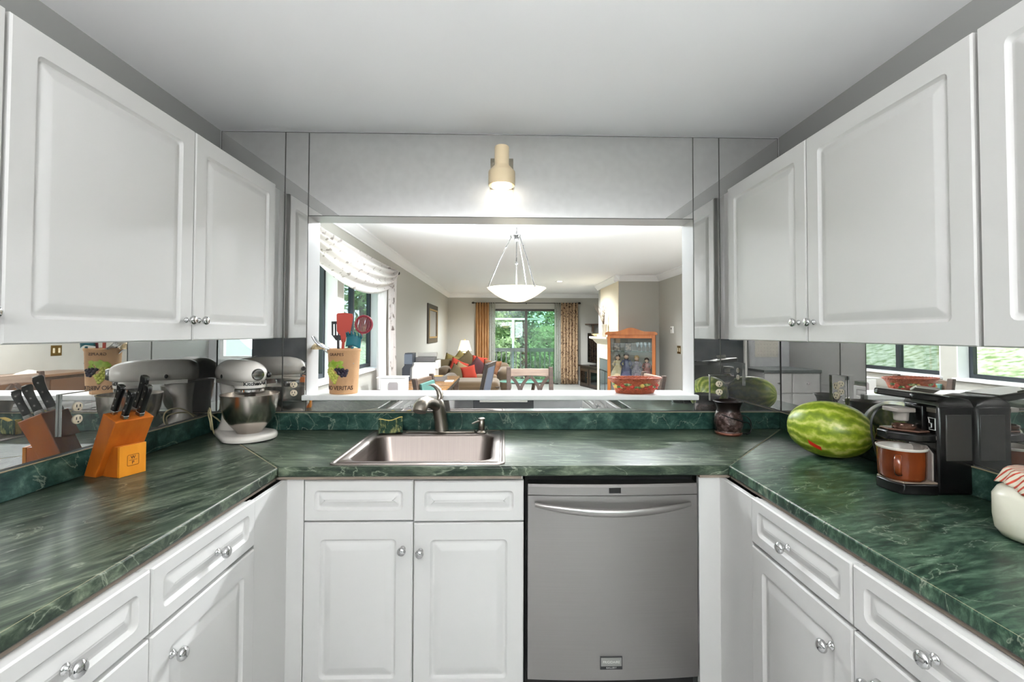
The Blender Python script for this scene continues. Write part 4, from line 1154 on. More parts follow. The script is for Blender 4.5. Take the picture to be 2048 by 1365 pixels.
# ------------------------------------------------------------------ dining room
r = thing('pendant_light', 'bowl pendant light with an alabaster glass bowl on slender rods over the dining table', 'light', (.096, 1.25, H2))
PN = mat('pendant nickel', (70, 68, 66), .5, .6)
RIMZ = 1.728 - H2
BOWLG = mat('alabaster glass', (250, 240, 214), .3, emit=((255, 234, 190), PENDANT))
MB().lathe([(.003, RIMZ - .108), (.06, RIMZ - .102), (.12, RIMZ - .076), (.17, RIMZ - .045), (.205, RIMZ - .018), (.226, RIMZ), (.222, RIMZ + .002), (.19, RIMZ - .022), (.11, RIMZ - .072), (.003, RIMZ - .1)], 48, capb=False, capt=False).obj('glass_bowl', BOWLG, r, 60)
HZ = 2.118 - H2
MB().lathe([(.006, HZ - .03), (.018, HZ - .02), (.022, HZ), (.016, HZ + .012), (.026, HZ + .02), (.008, HZ + .035), (.006, HZ + .05)], 20).obj('hub', PN, r, 50)
for k in range(3):
    a = radians(185 + 120 * k); c_, s_ = cos(a), sin(a)
    MB().tube([(c_ * .02, s_ * .02, HZ + .005), (c_ * .036, s_ * .036, HZ + .022), (c_ * .046, s_ * .046, HZ + .010), (c_ * .040, s_ * .040, HZ - .004)], .0035, 6).tube([(c_ * .042, s_ * .042, HZ), (c_ * .134, s_ * .134, (HZ + RIMZ) / 2 + .01), (c_ * .218, s_ * .218, RIMZ)], .0042, 7).ell((c_ * .08, s_ * .08, HZ - .075), (.007, .007, .007), 8, 6).ell((c_ * .220, s_ * .220, RIMZ), (.008, .008, .006), 8, 6).obj('rod', PN, r, 60)
MB().tube([(0, 0, HZ - .03), (0, 0, RIMZ - .05)], .0045, 7).ell((0, 0, HZ - .20), (.011, .011, .011), 10, 6).obj('centre_rod', PN, r, 60)
ch = MB()
n = 8
for k in range(n):
    z = HZ + .062 + k * (-HZ - .10) / n; w = (1, 0) if k % 2 else (0, 1); hh = (-HZ - .10) / n * .68
    ch.tube([(w[0] * .0085 * cos(t), w[1] * .0085 * cos(t), z + hh * sin(t)) for t in [2 * pi * q / 12 for q in range(12)]], .0022, 5, closed=True)
ch.obj('chain', PN, r, 60)
MB().lathe([(.02, -.045), (.06, -.03), (.065, -.001)], 24).obj('canopy', PN, r, 50)
lamp('pendant_bulb', 'SPOT', (.096, 1.25, 1.72), 185, (.86, .94, 1), .06, (radians(180), 0, 0), radians(150), .5)

# dining table
r = thing('dining_table', 'dark wooden dining table beyond the pass-through', 'table', (.27, 1.35, 0))
MB().box(-.62, -.55, .725, .62, .55, .76).obj('table_top', DARKWOOD, r, None, bevel=.006)
MB().box(-.54, -.47, .64, .54, -.44, .725).box(-.54, .44, .64, .54, .47, .725).box(-.54, -.44, .64, -.51, .44, .725).box(.51, -.44, .64, .54, .44, .725).obj('apron', DARKWOOD, r, None)
for sx in (-1, 1):
    for sy_ in (-1, 1):
        MB().box(sx * .55 - .035, sy_ * .48 - .035, 0, sx * .55 + .035, sy_ * .48 + .035, .725).obj('leg', DARKWOOD, r, None, bevel=.005)


def back_y(z):
    """lean of the back posts: y of the back at height z"""
    return .19 + max(0, z - .44) * .17


def x_chair(label, loc, rz, group=None):
    """front of the chair towards local -y; back posts at +y"""
    r = thing('dining_chair', label, 'chair', loc, rz, group)
    W_ = .212
    MB().loft([[(x, y, z) for x, y in ((-.22, -.22), (.22, -.22), (.20, .20), (-.20, .20))] for z in (.445, .475)]).obj('seat', mat('chair seat fabric', (120, 104, 88), .8), r, None, bevel=.012)
    for sx in (-1, 1):
        MB().loft([[(sx * W_ + a * .021, back_y(z) + b * .016 + (0 if z > .4 else .05 * (.44 - z)), z) for a, b in ((-1, -1), (1, -1), (1, 1), (-1, 1))] for z in (0, .22, .44, .62, .80, .95, 1.045)]).obj('back_post', GREYWOOD, r, None, bevel=.004)
        MB().loft([[(sx * .195 + a * .019, -.19 + b * .019, z) for a, b in ((-1, -1), (1, -1), (1, 1), (-1, 1))] for z in (0, .445)]).obj('leg', GREYWOOD, r, None, bevel=.003)
    secs = []
    for i in range(9):
        x = -W_ + .02 + (2 * W_ - .04) * i / 8; q = 1 - (x / W_) ** 2
        z0 = .945 + .012 * q; z1 = 1.028
        secs.append([(x, back_y(z0) - .012 + .018 * q, z0), (x, back_y(z0) + .012 + .018 * q, z0), (x, back_y(z1) + .012 + .018 * q, z1), (x, back_y(z1) - .012 + .018 * q, z1)])
    MB().loft(secs).obj('top_rail', RAILWOOD, r, 40, bevel=.004)
    MB().box(-W_ + .018, back_y(.62) - .012, .60, W_ - .018, back_y(.62) + .012, .635).obj('lower_rail', GREYWOOD, r, None, bevel=.003)
    for cx_ in (-.098, .098):
        x_ = MB()
        for s_ in (-1, 1):
            pts = [(cx_ + s_ * .088 * (2 * t - 1) + s_ * .02 * sin(2 * pi * t), .63 + (.95 - .63) * t) for t in [q / 10 for q in range(11)]]
            secs = []
            for (px, pz), (qx, qz) in zip(pts, pts[1:] + [(2 * pts[-1][0] - pts[-2][0], 2 * pts[-1][1] - pts[-2][1])]):
                d = Vector((qx - px, qz - pz)).normalized(); nx, nz_ = -d.y * .0155, d.x * .0155; yy = back_y(pz)
                secs.append([(px - nx, yy - .010, pz - nz_), (px + nx, yy - .010, pz + nz_), (px + nx, yy + .010, pz + nz_), (px - nx, yy + .010, pz - nz_)])
            x_.loft(secs)
        x_.obj('cross_slat', GREYWOOD, r, None)
    MB().box(-.19, -.20, .395, .19, -.18, .445).box(-.195, -.18, .395, -.178, .19, .445).box(.178, -.18, .395, .195, .19, .445).obj('seat_rail', GREYWOOD, r, None)
    return r


c1 = x_chair('wooden dining chair with crossed back slats facing us, in front of the patio door', (.262, 2.06, 0), 0)
dup(c1, (.98, 1.60, 0), radians(-90) + radians(4), 'wooden dining chair seen edge-on behind the oval basket')
c3 = dup(c1, (-.34, 1.33, 0), radians(90) - radians(8), 'dark wooden dining chair with a teal reflection on its back, behind the faucet')
MB().loft([[(x, back_y(z) - .034, z) for x, z in ((-.165, z0), (.165, z0))] + [(x, back_y(z) - .014, z) for x, z in ((.165, z0), (-.165, z0))] for z0 in (.74, .88, 1.0)]).obj('teal_reflection', mat('slat reflection teal', (62, 104, 96), .6), c3, 50, bevel=.004)  # teal sheet standing in for a reflection in the glossy slats


for ch_ in c3.children:
    if ch_.name.startswith('top_rail'):
        ch_.data = ch_.data.copy(); ch_.data.materials[0] = DARKWOOD


def desk_chair(label, loc, rz, tilt):
    r = thing('desk_chair', label, 'chair', loc, rz)
    FRM = mat('espresso frame', (44, 36, 32), .35)
    def by(z): return .2 + max(0, z - .45) * tilt
    MB().box(-.22, -.21, .43, .22, .2, .48).obj('seat', mat('slate fabric', (72, 77, 90), .8), r, None, bevel=.012)
    for sx in (-1, 1):
        MB().loft([[(sx * .215 + a * .022, by(z) + b * .018 + (0 if z > .4 else .06 * (.45 - z)), z) for a, b in ((-1, -1), (1, -1), (1, 1), (-1, 1))] for z in (0, .45, .8, 1.1)]).obj('back_post', FRM, r, None, bevel=.004)
        MB().box(sx * .2 - .02, -.2, 0, sx * .2 + .02, -.16, .43).obj('leg', FRM, r, None)
    MB().loft([[(-.195, by(z) - d, z), (.195, by(z) - d, z), (.195, by(z) + d, z), (-.195, by(z) + d, z)] for z, d in ((.55, .012), (.8, .02), (1.06, .016))]).obj('back_panel', mat('slate fabric', (72, 77, 90), .8), r, None, bevel=.006)
    MB().loft([[(-.235, by(z) - .018, z), (.235, by(z) - .018, z), (.235, by(z) + .018, z), (-.235, by(z) + .018, z)] for z in (1.06, 1.105)]).obj('top_rail', FRM, r, None, bevel=.006)
    return r


desk_chair('dark-framed chair with a slate fabric back panel, tilted beside the crossed-back chair', (-.45, 2.22, 0), radians(-90) - radians(8), .20)

# curtains at the left window: rod, scarf swag and side panels
r = thing('curtain_rod', 'dark rod with a ball finial over the left window', 'curtain rod', (DL, 2.2, 2.18))
IRON = mat('dark iron', (44, 38, 34), .4, .5)
MB().tube([(DL + .10, .25, 2.185), (DL + .10, 3.90, 2.185)], .009, 8).obj('rod', IRON, r, 60, ws=True)
MB().ell((DL + .10, 3.92, 2.185), (.026, .03, .026), 14, 8).obj('finial', IRON, r, 60, ws=True)
MB().box(DL, 3.62, 2.16, DL + .11, 3.64, 2.19).box(DL, .4, 2.16, DL + .11, .42, 2.19).obj('bracket', IRON, r, None, ws=True)
SHEER = mat('sheer white cloth', (236, 232, 230), .9, trans=.12, noise=((22, 12, 15), (128, 116, 112), .60, .645, 3))
SHEER2 = mat('sheer white panel', (240, 238, 238), .9, trans=.2)
sw = thing('window_scarf', 'white patterned scarf draped in a swag over the left window rod', 'curtain', (DL, 2.2, 2.18))
def swag(u_, v_):
    y = .35 + (3.72 - .35) * u_
    sag = 4 * (u_ - .12) * (1 - u_) if u_ > .12 else 0
    e_ = 1 - min(1, (1 - u_) / .10); e0 = 1 - min(1, u_ / .06)
    top = 2.205 - .04 * sag
    h = (.10 + .34 * max(0, sag) ** .6) * (1 - .55 * e_ ** 2) * (1 - .5 * e0)
    fold = .022 * sin(v_ * 26 + 3 * u_) * (1 - .4 * e_)
    return (DL + .115 + .055 * sin(pi * v_) * (.6 + max(0, sag)) + fold, y, top - h * v_)
MB().grid(swag, 60, 40).obj('swag', SHEER, sw, 70, ws=True, solid=.002)


def panel(owner, nm, y0, y1, z0, z1, x0, m, folds, amp=.03, flare=0.0, ph=0.):
    def fn(u_, v_):
        y = y0 + (y1 - y0) * u_ + flare * (1 - v_) * (u_ - .3)
        return (x0 + amp * sin(2 * pi * folds * u_ + ph) + .01 * sin(5 * v_ + 9 * u_), y, z0 + (z1 - z0) * v_)
    return MB().grid(fn, 60, 14).obj(nm, m, owner, 70, ws=True, solid=.002)


panel(sw, 'tail', 3.44, 3.80, .05, 2.19, DL + .10, SHEER, 3, .025, .06)
pn = thing('sheer_curtain', 'plain sheer white curtain panel beside the patterned scarf tail', 'curtain', (DL, 3.2, 0))
panel(pn, 'cloth', 3.02, 3.38, .05, 2.17, DL + .085, SHEER2, 5, .022, 0)
pn = thing('sheer_curtain', 'plain sheer white curtain panel at the near end of the left window', 'curtain', (DL, .6, 0))
panel(pn, 'cloth', .3, .66, .05, 2.17, DL + .085, SHEER2, 5, .022, 0)

# ------------------------------------------------------------------ desk corner
DESK = mat('honey desk top', (150, 104, 56), .25, noise=((3, 26, 26), (176, 128, 74), .3, .7))
r = thing('desk', 'honey-coloured wooden desk with dark edges against the left wall', 'desk', (-1.08, 3.75, 0))
MB().box(-.29, -.80, .725, .43, .82, .75).obj('desk_top', DESK, r, None, bevel=.004)
MB().box(-.29, -.80, .69, .43, .82, .7245).obj('desk_edge', mat('dark desk edge', (56, 46, 40), .4), r, None)
for sx in (-.25, .39):
    for sy_ in (-.76, .78):
        MB().box(sx - .03, sy_ - .03, 0, sx + .03, sy_ + .03, .69).obj('leg', DARKWOOD, r, None)
r = thing('writing_table', 'dark brown table with a rounded edge under the left window', 'table', (-1.18, 2.70, 0))
MB().box(-.27, -.20, .715, .33, .20, .752).obj('table_top', DARKWOOD, r, None, bevel=.01)
for sx in (-.22, .28):
    for sy_ in (-.16, .16):
        MB().box(sx - .02, sy_ - .02, 0, sx + .02, sy_ + .02, .715).obj('leg', DARKWOOD, r, None)
r = thing('paper_tray', 'white paper tray with a grey arched front on the dark table', 'tray', (-1.16, 2.76, .752))
WPL = mat('white plastic', (232, 230, 226), .4)
MB().box(-.15, -.11, .0, .11, .11, .145).obj('case', WPL, r, None, bevel=.008)
MB().prism([(-.052, 0), (.052, 0), (.052, .085), (.040, .10), (-.040, .10), (-.052, .085)], 0, .004, T(-.01, -.1105, .008) @ RX(pi / 2)).obj('arched_front', mat('grey panel', (150, 142, 142), .5), r, None)
MB().box(-.19, -.112, .148, .12, .112, .158).obj('lid', WPL, r, None, bevel=.003)
r = thing('laser_printer', 'white printer with a dark grey top on the desk by the left wall', 'printer', (-1.08, 4.14, .75))
MB().box(-.165, -.16, 0, .155, .19, .235).obj('case', WPL, r, None, bevel=.012)
MB().box(-.125, -.10, .24, .13, .18, .30).obj('output_tray', mat('grey printer top', (92, 90, 90), .5), r, None, bevel=.006)
MB().box(-.13, .1, .30, .14, .19, .36).obj('scanner_lid', mat('pale grey', (170, 166, 160), .5), r, None, bevel=.006)
MB().box(.155, -.155, .15, .195, .10, .26).obj('side_tray', WPL, r, None, bevel=.006)
r = thing('computer_tower', 'slim dark computer standing left of the printer', 'computer', (-1.30, 3.98, .75))
MB().loft([[(x, y, z) for x, y in ((-.05 + o_, -.10), (.06 + o_, -.10), (.06 + o_, .12), (-.05 + o_, .12))] for z, o_ in ((0, 0), (.16, 0), (.2, .03), (.365, .035))]).obj('case', mat('dark blue grey plastic', (56, 62, 70), .35), r, None, bevel=.006)
MB().box(-.02, -.104, .22, .085, -.101, .35).obj('front_panel', mat('blue grey panel', (96, 106, 118), .3), r, None)
r = thing('document_box', 'grey box of papers on the desk beside the printer', 'box', (-.855, 3.95, .75))
MB().box(-.14, -.16, 0, .08, .14, .055).obj('box_body', mat('grey card', (112, 108, 106), .7), r, None, bevel=.003)
MB().box(-.1, -.1, .0555, .04, .06, .062).obj('lid', mat('tan envelope', (196, 160, 100), .7), r, None)
r = thing('envelope', 'white envelope lying on the honey-coloured desk', 'envelope', (-.72, 3.83, .7505))
MB().box(-.05, -.09, 0, .06, .07, .008).obj('paper', WPL, r, None)

r = thing('wall_mirror', 'narrow framed mirror with a dark and gold frame on the far left wall', 'mirror', (DL, 7.5, 1.58))
f = MB()
f.box(0, -.66, -.40, .03, -.52, .40).box(0, .52, -.40, .03, .66, .40).box(0, -.52, -.40, .03, .52, -.28).box(0, -.52, .28, .03, .52, .40)
f.obj('frame', mat('dark frame', (58, 46, 36), .4), r, None, bevel=.006)
MB().box(.012, -.53, -.29, .016, .53, .29).obj('mirror_glass', mirror_mat('mirror old', .66, .12), r, None)
f = MB(); f.box(.028, -.54, -.30, .036, -.51, .30).box(.028, .51, -.30, .036, .54, .30).box(.028, -.51, -.30, .036, .51, -.27).box(.028, -.51, .27, .036, .51, .30)
f.obj('gold_inner_frame', mat('gold paint', (176, 140, 86), .4, .5), r, None)

# ------------------------------------------------------------------ living room
OLIVE = mat('brown olive upholstery', (88, 72, 52), .9, sheen=.3, bump=(120, .3)); OLIVE2 = mat('tan brown upholstery', (114, 93, 68), .9, sheen=.3, bump=(120, .3))


def rbox(x0, y0, z0, x1, y1, z1, b, name, m, parent, seg=4):
    return MB().box(x0, y0, z0, x1, y1, z1).obj(name, m, parent, 60, bevel=b, seg=seg)


r = thing('sofa', 'brown upholstered sofa piled with cushions in the far left corner', 'sofa', (-.66, 8.4, 0))
rbox(-.78, -.42, .06, .80, .50, .30, .05, 'base', OLIVE, r)
rbox(-.78, .22, .25, .80, .55, .68, .12, 'backrest', OLIVE, r)
rbox(-.82, -.48, .06, -.50, .52, .64, .13, 'arm', OLIVE, r)
rbox(.52, -.48, .06, .84, .52, .60, .13, 'arm', OLIVE, r)
rbox(-.50, -.46, .28, .01, .24, .46, .07, 'seat_cushion', OLIVE2, r); rbox(.01, -.46, .28, .52, .24, .46, .07, 'seat_cushion', OLIVE2, r)
r = thing('armchair', 'brown upholstered chaise with a rounded front in front of the sofa', 'armchair', (-.55, 6.55, 0))
rbox(-.42, -.45, .05, .50, .45, .36, .10, 'base', OLIVE, r); rbox(-.40, -.43, .30, .48, .43, .50, .12, 'seat_cushion', OLIVE2, r); rbox(-.62, -.45, .05, -.36, .45, .60, .11, 'arm', OLIVE, r)


def pillow(label, loc, size, rot, m):
    o = bpy.data.objects.new('throw_pillow', None)
    mb = MB(); n_ = 14

    def pf_(sgn):
        def fn(u_, v_):
            a, b = 2 * u_ - 1, 2 * v_ - 1
            t = max(0, (1 - a ** 4) * (1 - b ** 4)) ** .55
            k = 1 + .06 * (a * a * b * b) - .05 * (1 - abs(a * b))
            return (size * a * k, size * b * k, sgn * size * .36 * t)
        return fn
    mb.grid(pf_(1), n_, n_); mb.grid(pf_(-1), n_, n_)
    bpy.data.objects.remove(o)
    o = mb.obj('throw_pillow', m, None, 70)
    bm_ = bmesh.new(); bm_.from_mesh(o.data); bmesh.ops.remove_doubles(bm_, verts=bm_.verts, dist=.0005); bmesh.ops.recalc_face_normals(bm_, faces=bm_.faces); bm_.to_mesh(o.data); bm_.free()
    o.location = (loc[0] - .04, loc[1], loc[2] - (.13 if loc[2] > .7 else .09)); o.rotation_euler = rot
    tag(o, label, 'cushion', 'throw pillows on the sofa')
    return o


PG = mat('olive pillow', (78, 66, 40), .9, bump=(90, .3)); PR = mat('orange red pillow', (150, 44, 22), .9); PB = mat('striped brown pillow', (92, 56, 34), .9, noise=((4, 60, 4), (120, 78, 46), .4, .6)); PD = mat('dark maroon pillow', (64, 26, 28), .9); PT = mat('tan pillow', (124, 106, 74), .9); PGD = mat('gold green pillow', (104, 90, 44), .9)
B = radians
pillow('olive cushion at the left end of the sofa, against the arm', (-1.30, 8.30, .74), .19, (B(70), 0, B(20)), PG)
pillow('olive and tan cushion standing behind the orange-red cushion', (-1.16, 8.48, .80), .20, (B(68), B(20), B(10)), PGD)
pillow('gold green cushion peeking over the sofa back', (-.98, 8.62, .87), .17, (B(70), B(42), B(4)), PGD)
pillow('dark olive cushion with its corner up, left of the lamp', (-.80, 8.52, .82), .21, (B(68), B(48), B(0)), PG)
pillow('orange-red cushion tucked under the tan cushion', (-1.0, 8.25, .67), .20, (B(62), B(25), B(12)), PR)
pillow('tan cushion leaning on the orange-red cushion', (-.92, 8.14, .66), .14, (B(58), B(30), B(8)), PT)
pillow('orange-red cushion below the lamp base', (-.55, 8.50, .80), .17, (B(70), B(12), B(0)), PR)
pillow('dark maroon cushion in the middle of the sofa', (-.55, 8.26, .66), .20, (B(64), B(40), B(-6)), PD)
pillow('striped brown cushion at the right of the sofa', (-.24, 8.22, .66), .20, (B(66), B(6), B(-12)), PB)
pillow('orange-red cushion standing at the front of the sofa', (-.74, 7.98, .58), .17, (B(62), B(-10), B(14)), PR)
pillow('dark olive cushion lying against the front of the left arm', (-.98, 7.92, .56), .19, (B(58), B(38), B(20)), PG)

r = thing('end_table', 'small dark end table behind the sofa', 'table', (-1.0, 9.55, 0))
MB().lathe([(.24, .60), (.25, .61), (.25, .635)], 32).obj('table_top', DARKWOOD, r, 40)
MB().lathe([(.16, 0), (.15, .03), (.04, .06), (.035, .58), (.09, .60)], 20).obj('pedestal', DARKWOOD, r, 40)
r = thing('table_lamp', 'table lamp with a cream pleated shade and a dark red vase base', 'lamp', (-1.0, 9.55, .635))
MB().lathe([(.06, 0), (.065, .015), (.045, .03), (.075, .08), (.09, .13), (.07, .19), (.035, .215), (.03, .235)], 28).obj('base', mat('dark red glaze', (70, 26, 28), .2, noise=((16, 16, 16), (190, 170, 140), .58, .66)), r, 50)
MB().lathe([(.03, .215), (.055, .225), (.06, .245), (.025, .26), (.01, .27), (.01, .36)], 24).obj('neck', mat('lamp brass', (190, 170, 130), .35, .6), r, 50)
MB().lathe([(.175 + .003, .30)] + [(.175 - .075 * t, .30 + .255 * t) for t in (.02, .5, 1)], 48, capb=False, capt=False).obj('lamp_shade', mat('lit pleated shade', (250, 236, 200), .7, emit=((255, 226, 170), .6)), r, 60)
MB().tube([(0, 0, .36), (0, 0, .57)], .004, 6).ell((0, 0, .585), (.012, .012, .016), 10, 6).obj('finial', BRASS, r, 60)
lamp('table_lamp_bulb', 'POINT', (-1.0, 9.55, 1.07), 4, (1, .88, .7), .05)

r = thing('coffee_table', 'oval glass coffee table with an orange wood lower shelf', 'table', (.35, 6.85, 0))
MB().lathe([(.44, .425), (.45, .43), (.45, .438), (.44, .442)], 48, sy=.8).obj('glass_top', mat('teal table glass', (110, 166, 150), .06, spec=.9), r, 40)
MB().lathe([(.30, .20), (.31, .21), (.31, .225)], 40, sy=.8).obj('lower_shelf', mat('orange shelf wood', (178, 86, 40), .35), r, 40)
for k in range(4):
    a = pi / 4 + k * pi / 2
    MB().tube([(cos(a) * .34, sin(a) * .27, 0), (cos(a) * .31, sin(a) * .25, .2), (cos(a) * .36, sin(a) * .29, .425)], .018, 10).obj('leg', DARKWOOD, r, 50)

# curtains at the patio door
r = thing('curtain_rod', 'long dark rod with finials above the patio door', 'curtain rod', (.6, FAR, 2.21))
MB().tube([(-.80, FAR - .10, 2.205), (2.02, FAR - .10, 2.205)], .010, 8).obj('rod', IRON, r, 60, ws=True)
MB().ell((-.83, FAR - .10, 2.205), (.04, .028, .028), 12, 8).ell((2.05, FAR - .10, 2.205), (.04, .028, .028), 12, 8).obj('finial', IRON, r, 60, ws=True)
MB().box(-.6, FAR - .11, 2.18, -.58, FAR, 2.2).box(1.8, FAR - .11, 2.18, 1.82, FAR, 2.2).box(.6, FAR - .11, 2.18, .62, FAR, 2.2).obj('bracket', IRON, r, None, ws=True)


def far_panel(label, x0, x1, m, m2, folds, tie=False, side=1):
    r = thing('curtain', label, 'curtain', ((x0 + x1) / 2, FAR - .1, 0))
    def fn(u_, v_):
        w = 1.0 - (.0 if not tie else .25 * sin(pi * (1 - v_)))
        x = (x0 + x1) / 2 + (x1 - x0) * (u_ - .5) * w
        return (x, FAR - .105 + .035 * sin(2 * pi * folds * u_ + .6) + .008 * sin(17 * u_ + 4 * v_), .02 + 2.195 * v_)
    MB().grid(fn, 70, 12).obj('drape', m, r, 70, ws=True, solid=.003)
    xs = (x1 - .02, x1 + .17) if side > 0 else (x0 - .15, x0 + .03)
    def fs(u_, v_):
        return (xs[0] + (xs[1] - xs[0]) * u_, FAR - .10 + .02 * sin(2 * pi * 3 * u_), .03 + 2.18 * v_)
    MB().grid(fs, 30, 8).obj('sheer_edge', m2, r, 70, ws=True, solid=.002)
    return r


far_panel('gold-brown curtain at the left of the patio door', -.76, -.40, mat('gold curtain', (150, 108, 64), .8, noise=((60, 10, 4), (182, 140, 96), .35, .65)), mat('sheer leafy edge', (206, 206, 198), .9, trans=.35, noise=((40, 20, 30), (96, 104, 92), .6, .68, 3)), 5, side=1)
far_panel('beige leaf-patterned curtain at the right of the patio door', 1.52, 2.02, mat('leaf curtain', (176, 150, 120), .85, noise=((34, 14, 24), (74, 48, 36), .55, .60, 3)), mat('sheer leafy edge', (206, 206, 198), .9, trans=.35), 6, side=-1)

# television and stand in the far right recess
r = thing('tv_stand', 'dark television stand with glass doors in the far right corner', 'stand', (2.42, 9.40, 0), radians(-74))
MB().box(-.55, -.26, 0, .55, .26, .52).obj('body', mat('espresso wood', (44, 34, 28), .35), r, None, bevel=.006)
MB().box(-.60, -.29, .52, .60, .29, .555).obj('top', mat('espresso wood', (44, 34, 28), .35), r, None, bevel=.006)
for x in (-.28, .28):
    d = MB().box(x - .24, -.275, .05, x + .24, -.262, .47).obj('door', mat('dark door wood', (60, 46, 36), .35), r, None, bevel=.004)
    MB().box(x - .17, -.279, .11, x + .17, -.276, .41).obj('door_glass', BLACKGL, d, None)
    MB().ell((x + .2 * (-1 if x > 0 else 1), -.285, .26), (.01, .01, .01), 8, 6).obj('knob', BRASS, d, 60)
r = thing('television', 'large black flat television reflecting the garden', 'television', (2.42, 9.42, .555), radians(-74))
MB().box(-.56, -.03, .06, .56, .03, .84).obj('case', BLACKPL, r, None, bevel=.006)
MB().box(-.53, -.034, .10, .53, -.031, .81).obj('screen', mat('screen glass', (10, 12, 14), .06, spec=.8), r, None)
MB().box(-.22, -.14, 0, .22, .14, .015).box(-.06, -.02, .015, .06, .02, .07).obj('foot', BLACKPL, r, None, bevel=.004)
r = thing('wall_shelf', 'small dark wooden shelf high on the far wall right of the curtain', 'shelf', (2.42, FAR, 1.52))
MB().box(-.20, -.16, .10, .25, 0, .13).obj('shelf_board', DARKWOOD, r, None, bevel=.004)
MB().box(-.02, -.12, -.10, .02, 0, .10).box(.16, -.12, -.10, .20, 0, .10).obj('bracket', DARKWOOD, r, None)

# fireplace on the chimney face (faces -x)
r = thing('fireplace', 'cream fireplace surround with a dark glass firebox and a moulded mantel shelf', 'fireplace', (CHX - .001, 7.15, 0))
FPM = mat('cream surround', (222, 214, 192), .5, bump=(30, .15))
MB().box(-.05, -.72, 0, -.001, -.52, 1.16).box(-.05, .52, 0, -.001, .72, 1.16).box(-.05, -.52, .86, -.001, .52, 1.16).obj('surround', FPM, r, None, bevel=.004)
secs = []
for x, z in ((-.05, 1.16), (-.07, 1.18), (-.10, 1.21), (-.13, 1.25), (-.19, 1.275), (-.20, 1.28), (-.20, 1.32)):
    secs.append([(-.001, -.75 + .06 * 0 - (-x - .05) * .8, z), (-.001, .75 + (-x - .05) * .8, z), (x, .75 + (-x - .05) * .8, z), (x, -.75 - (-x - .05) * .8, z)])
MB().loft(secs).obj('mantel_shelf', FPM, r, None)
MB().box(-.03, -.52, .62, -.002, .52, .86).obj('hood', mat('slate grey tile', (96, 104, 104), .35), r, None)
MB().box(-.018, -.52, 0, -.002, .52, .62).obj('firebox', mat('firebox dark', (30, 32, 34), .3), r, None)
MB().box(-.036, -.50, .04, -.026, .50, .60).obj('glass_doors', mat('firebox glass', (120, 134, 138), .08, .6), r, None)
MB().box(-.040, -.52, .02, -.024, -.50, .62).box(-.040, .50, .02, -.024, .52, .62).box(-.040, -.50, .60, -.024, .50, .62).box(-.040, -.012, .04, -.024, .012, .60).obj('door_trim', mat('black iron', (24, 24, 24), .4), r, None)
r = thing('twig_vase', 'pale vase of bare twigs on the mantel shelf', 'vase', (CHX - .10, 6.98, 1.32))
MB().lathe([(.045, 0), (.05, .01), (.058, .12), (.068, .24), (.07, .25), (.064, .245), (.05, .1), (.04, .01)], 24).obj('vase_body', mat('pale vase', (206, 202, 196), .3), r, 50)
tw = MB(); rd = random.Random(11)
for k in range(16):
    a = rd.uniform(0, 2 * pi); sp = rd.uniform(.06, .26); h = rd.uniform(.30, .50); p = [(0, 0, .2)]
    for q in range(1, 6):
        t = q / 5; p.append((cos(a) * sp * t ** 1.4 * (.25 if cos(a) > 0 else 1) + rd.uniform(-.012, .012), sin(a) * sp * t ** 1.4 + rd.uniform(-.012, .012), .2 + h * t))
    tw.tube(p, [.004, .0036, .003, .0026, .0022, .0015], 5)
    for q in (2, 3, 4):
        b = p[q]; tw.tube([b, (b[0] + rd.uniform(-.05, .01), b[1] + rd.uniform(-.05, .05), b[2] + rd.uniform(.04, .09))], [.0022, .0012], 4)
tw.obj('twigs', mat('twig brown', (112, 92, 76), .8), r, 60)
r = thing('mantel_bowl', 'cream shallow bowl at the far end of the mantel shelf', 'bowl', (CHX - .10, 7.62, 1.32))
MB().lathe([(.04, 0), (.07, .02), (.13, .055), (.135, .06), (.125, .056), (.06, .025), (.01, .015)], 28).obj('bowl_body', mat('cream ceramic', (226, 210, 172), .35), r, 50)
for dy, lab in ((-.26, 'pale seashell on the mantel shelf next to the bowl'), (-.40, 'pale seashell on the mantel shelf next to the vase')):
    o = MB().loft([[(.05 * t * cos(a), .06 * (t - .5) * 1.6, .03 * t * (1 + sin(a)) * .8) for a in [2 * pi * k / 12 for k in range(12)]] for t in (.05, .4, .8, 1.0, .9)]).obj('seashell', mat('shell', (232, 220, 196), .4), None, 50)
    o.location = (CHX - .11, 7.62 + dy, 1.32); tag(o, lab, 'seashell')

# curio cabinet, turned towards the room
CA = radians(-20)
r = thing('curio_cabinet', 'orange oak display cabinet with an arched crest and glass front', 'cabinet', (2.235, 5.76, 0), CA)
CM = ROOTM[r.name]
w, dp = .41, .30
MB().box(-w, -.0, .0, -w + .055, .045, 1.36).box(w - .055, 0, .0, w, .045, 1.36).box(-w, dp - .03, 0, -w + .03, dp, 1.36).box(w - .03, dp - .03, 0, w, dp, 1.36).box(-w + .055, .0, .0, w - .055, .03, .16).box(-w + .055, .0, 1.30, w - .055, .03, 1.36).box(-w + .01, .04, 0, -w + .03, dp - .03, .10).box(w - .03, .04, 0, w - .01, dp - .03, .1).obj('frame', OAK, r, None, bevel=.004)
cp = [(-w - .035, 1.36)]
for k in range(25):
    t = k / 24; x = -w - .035 + (2 * w + .07) * t; q = abs(2 * t - 1)
    z = 1.415 + (.060 * (cos(pi * q / .58) + 1) / 2 if q < .58 else 0) + .012 * (1 - q) - (.02 if q > .93 else 0)
    cp.append((x, z))
cp.append((w + .035, 1.36))
MB().prism(cp, -.03, .03, T(0, 0, 0) @ RX(pi / 2)).obj('crest', OAK, r, 40)
MB().box(-w - .03, .031, 1.36, w + .03, dp + .01, 1.395).obj('top', OAK, r, None, bevel=.004)
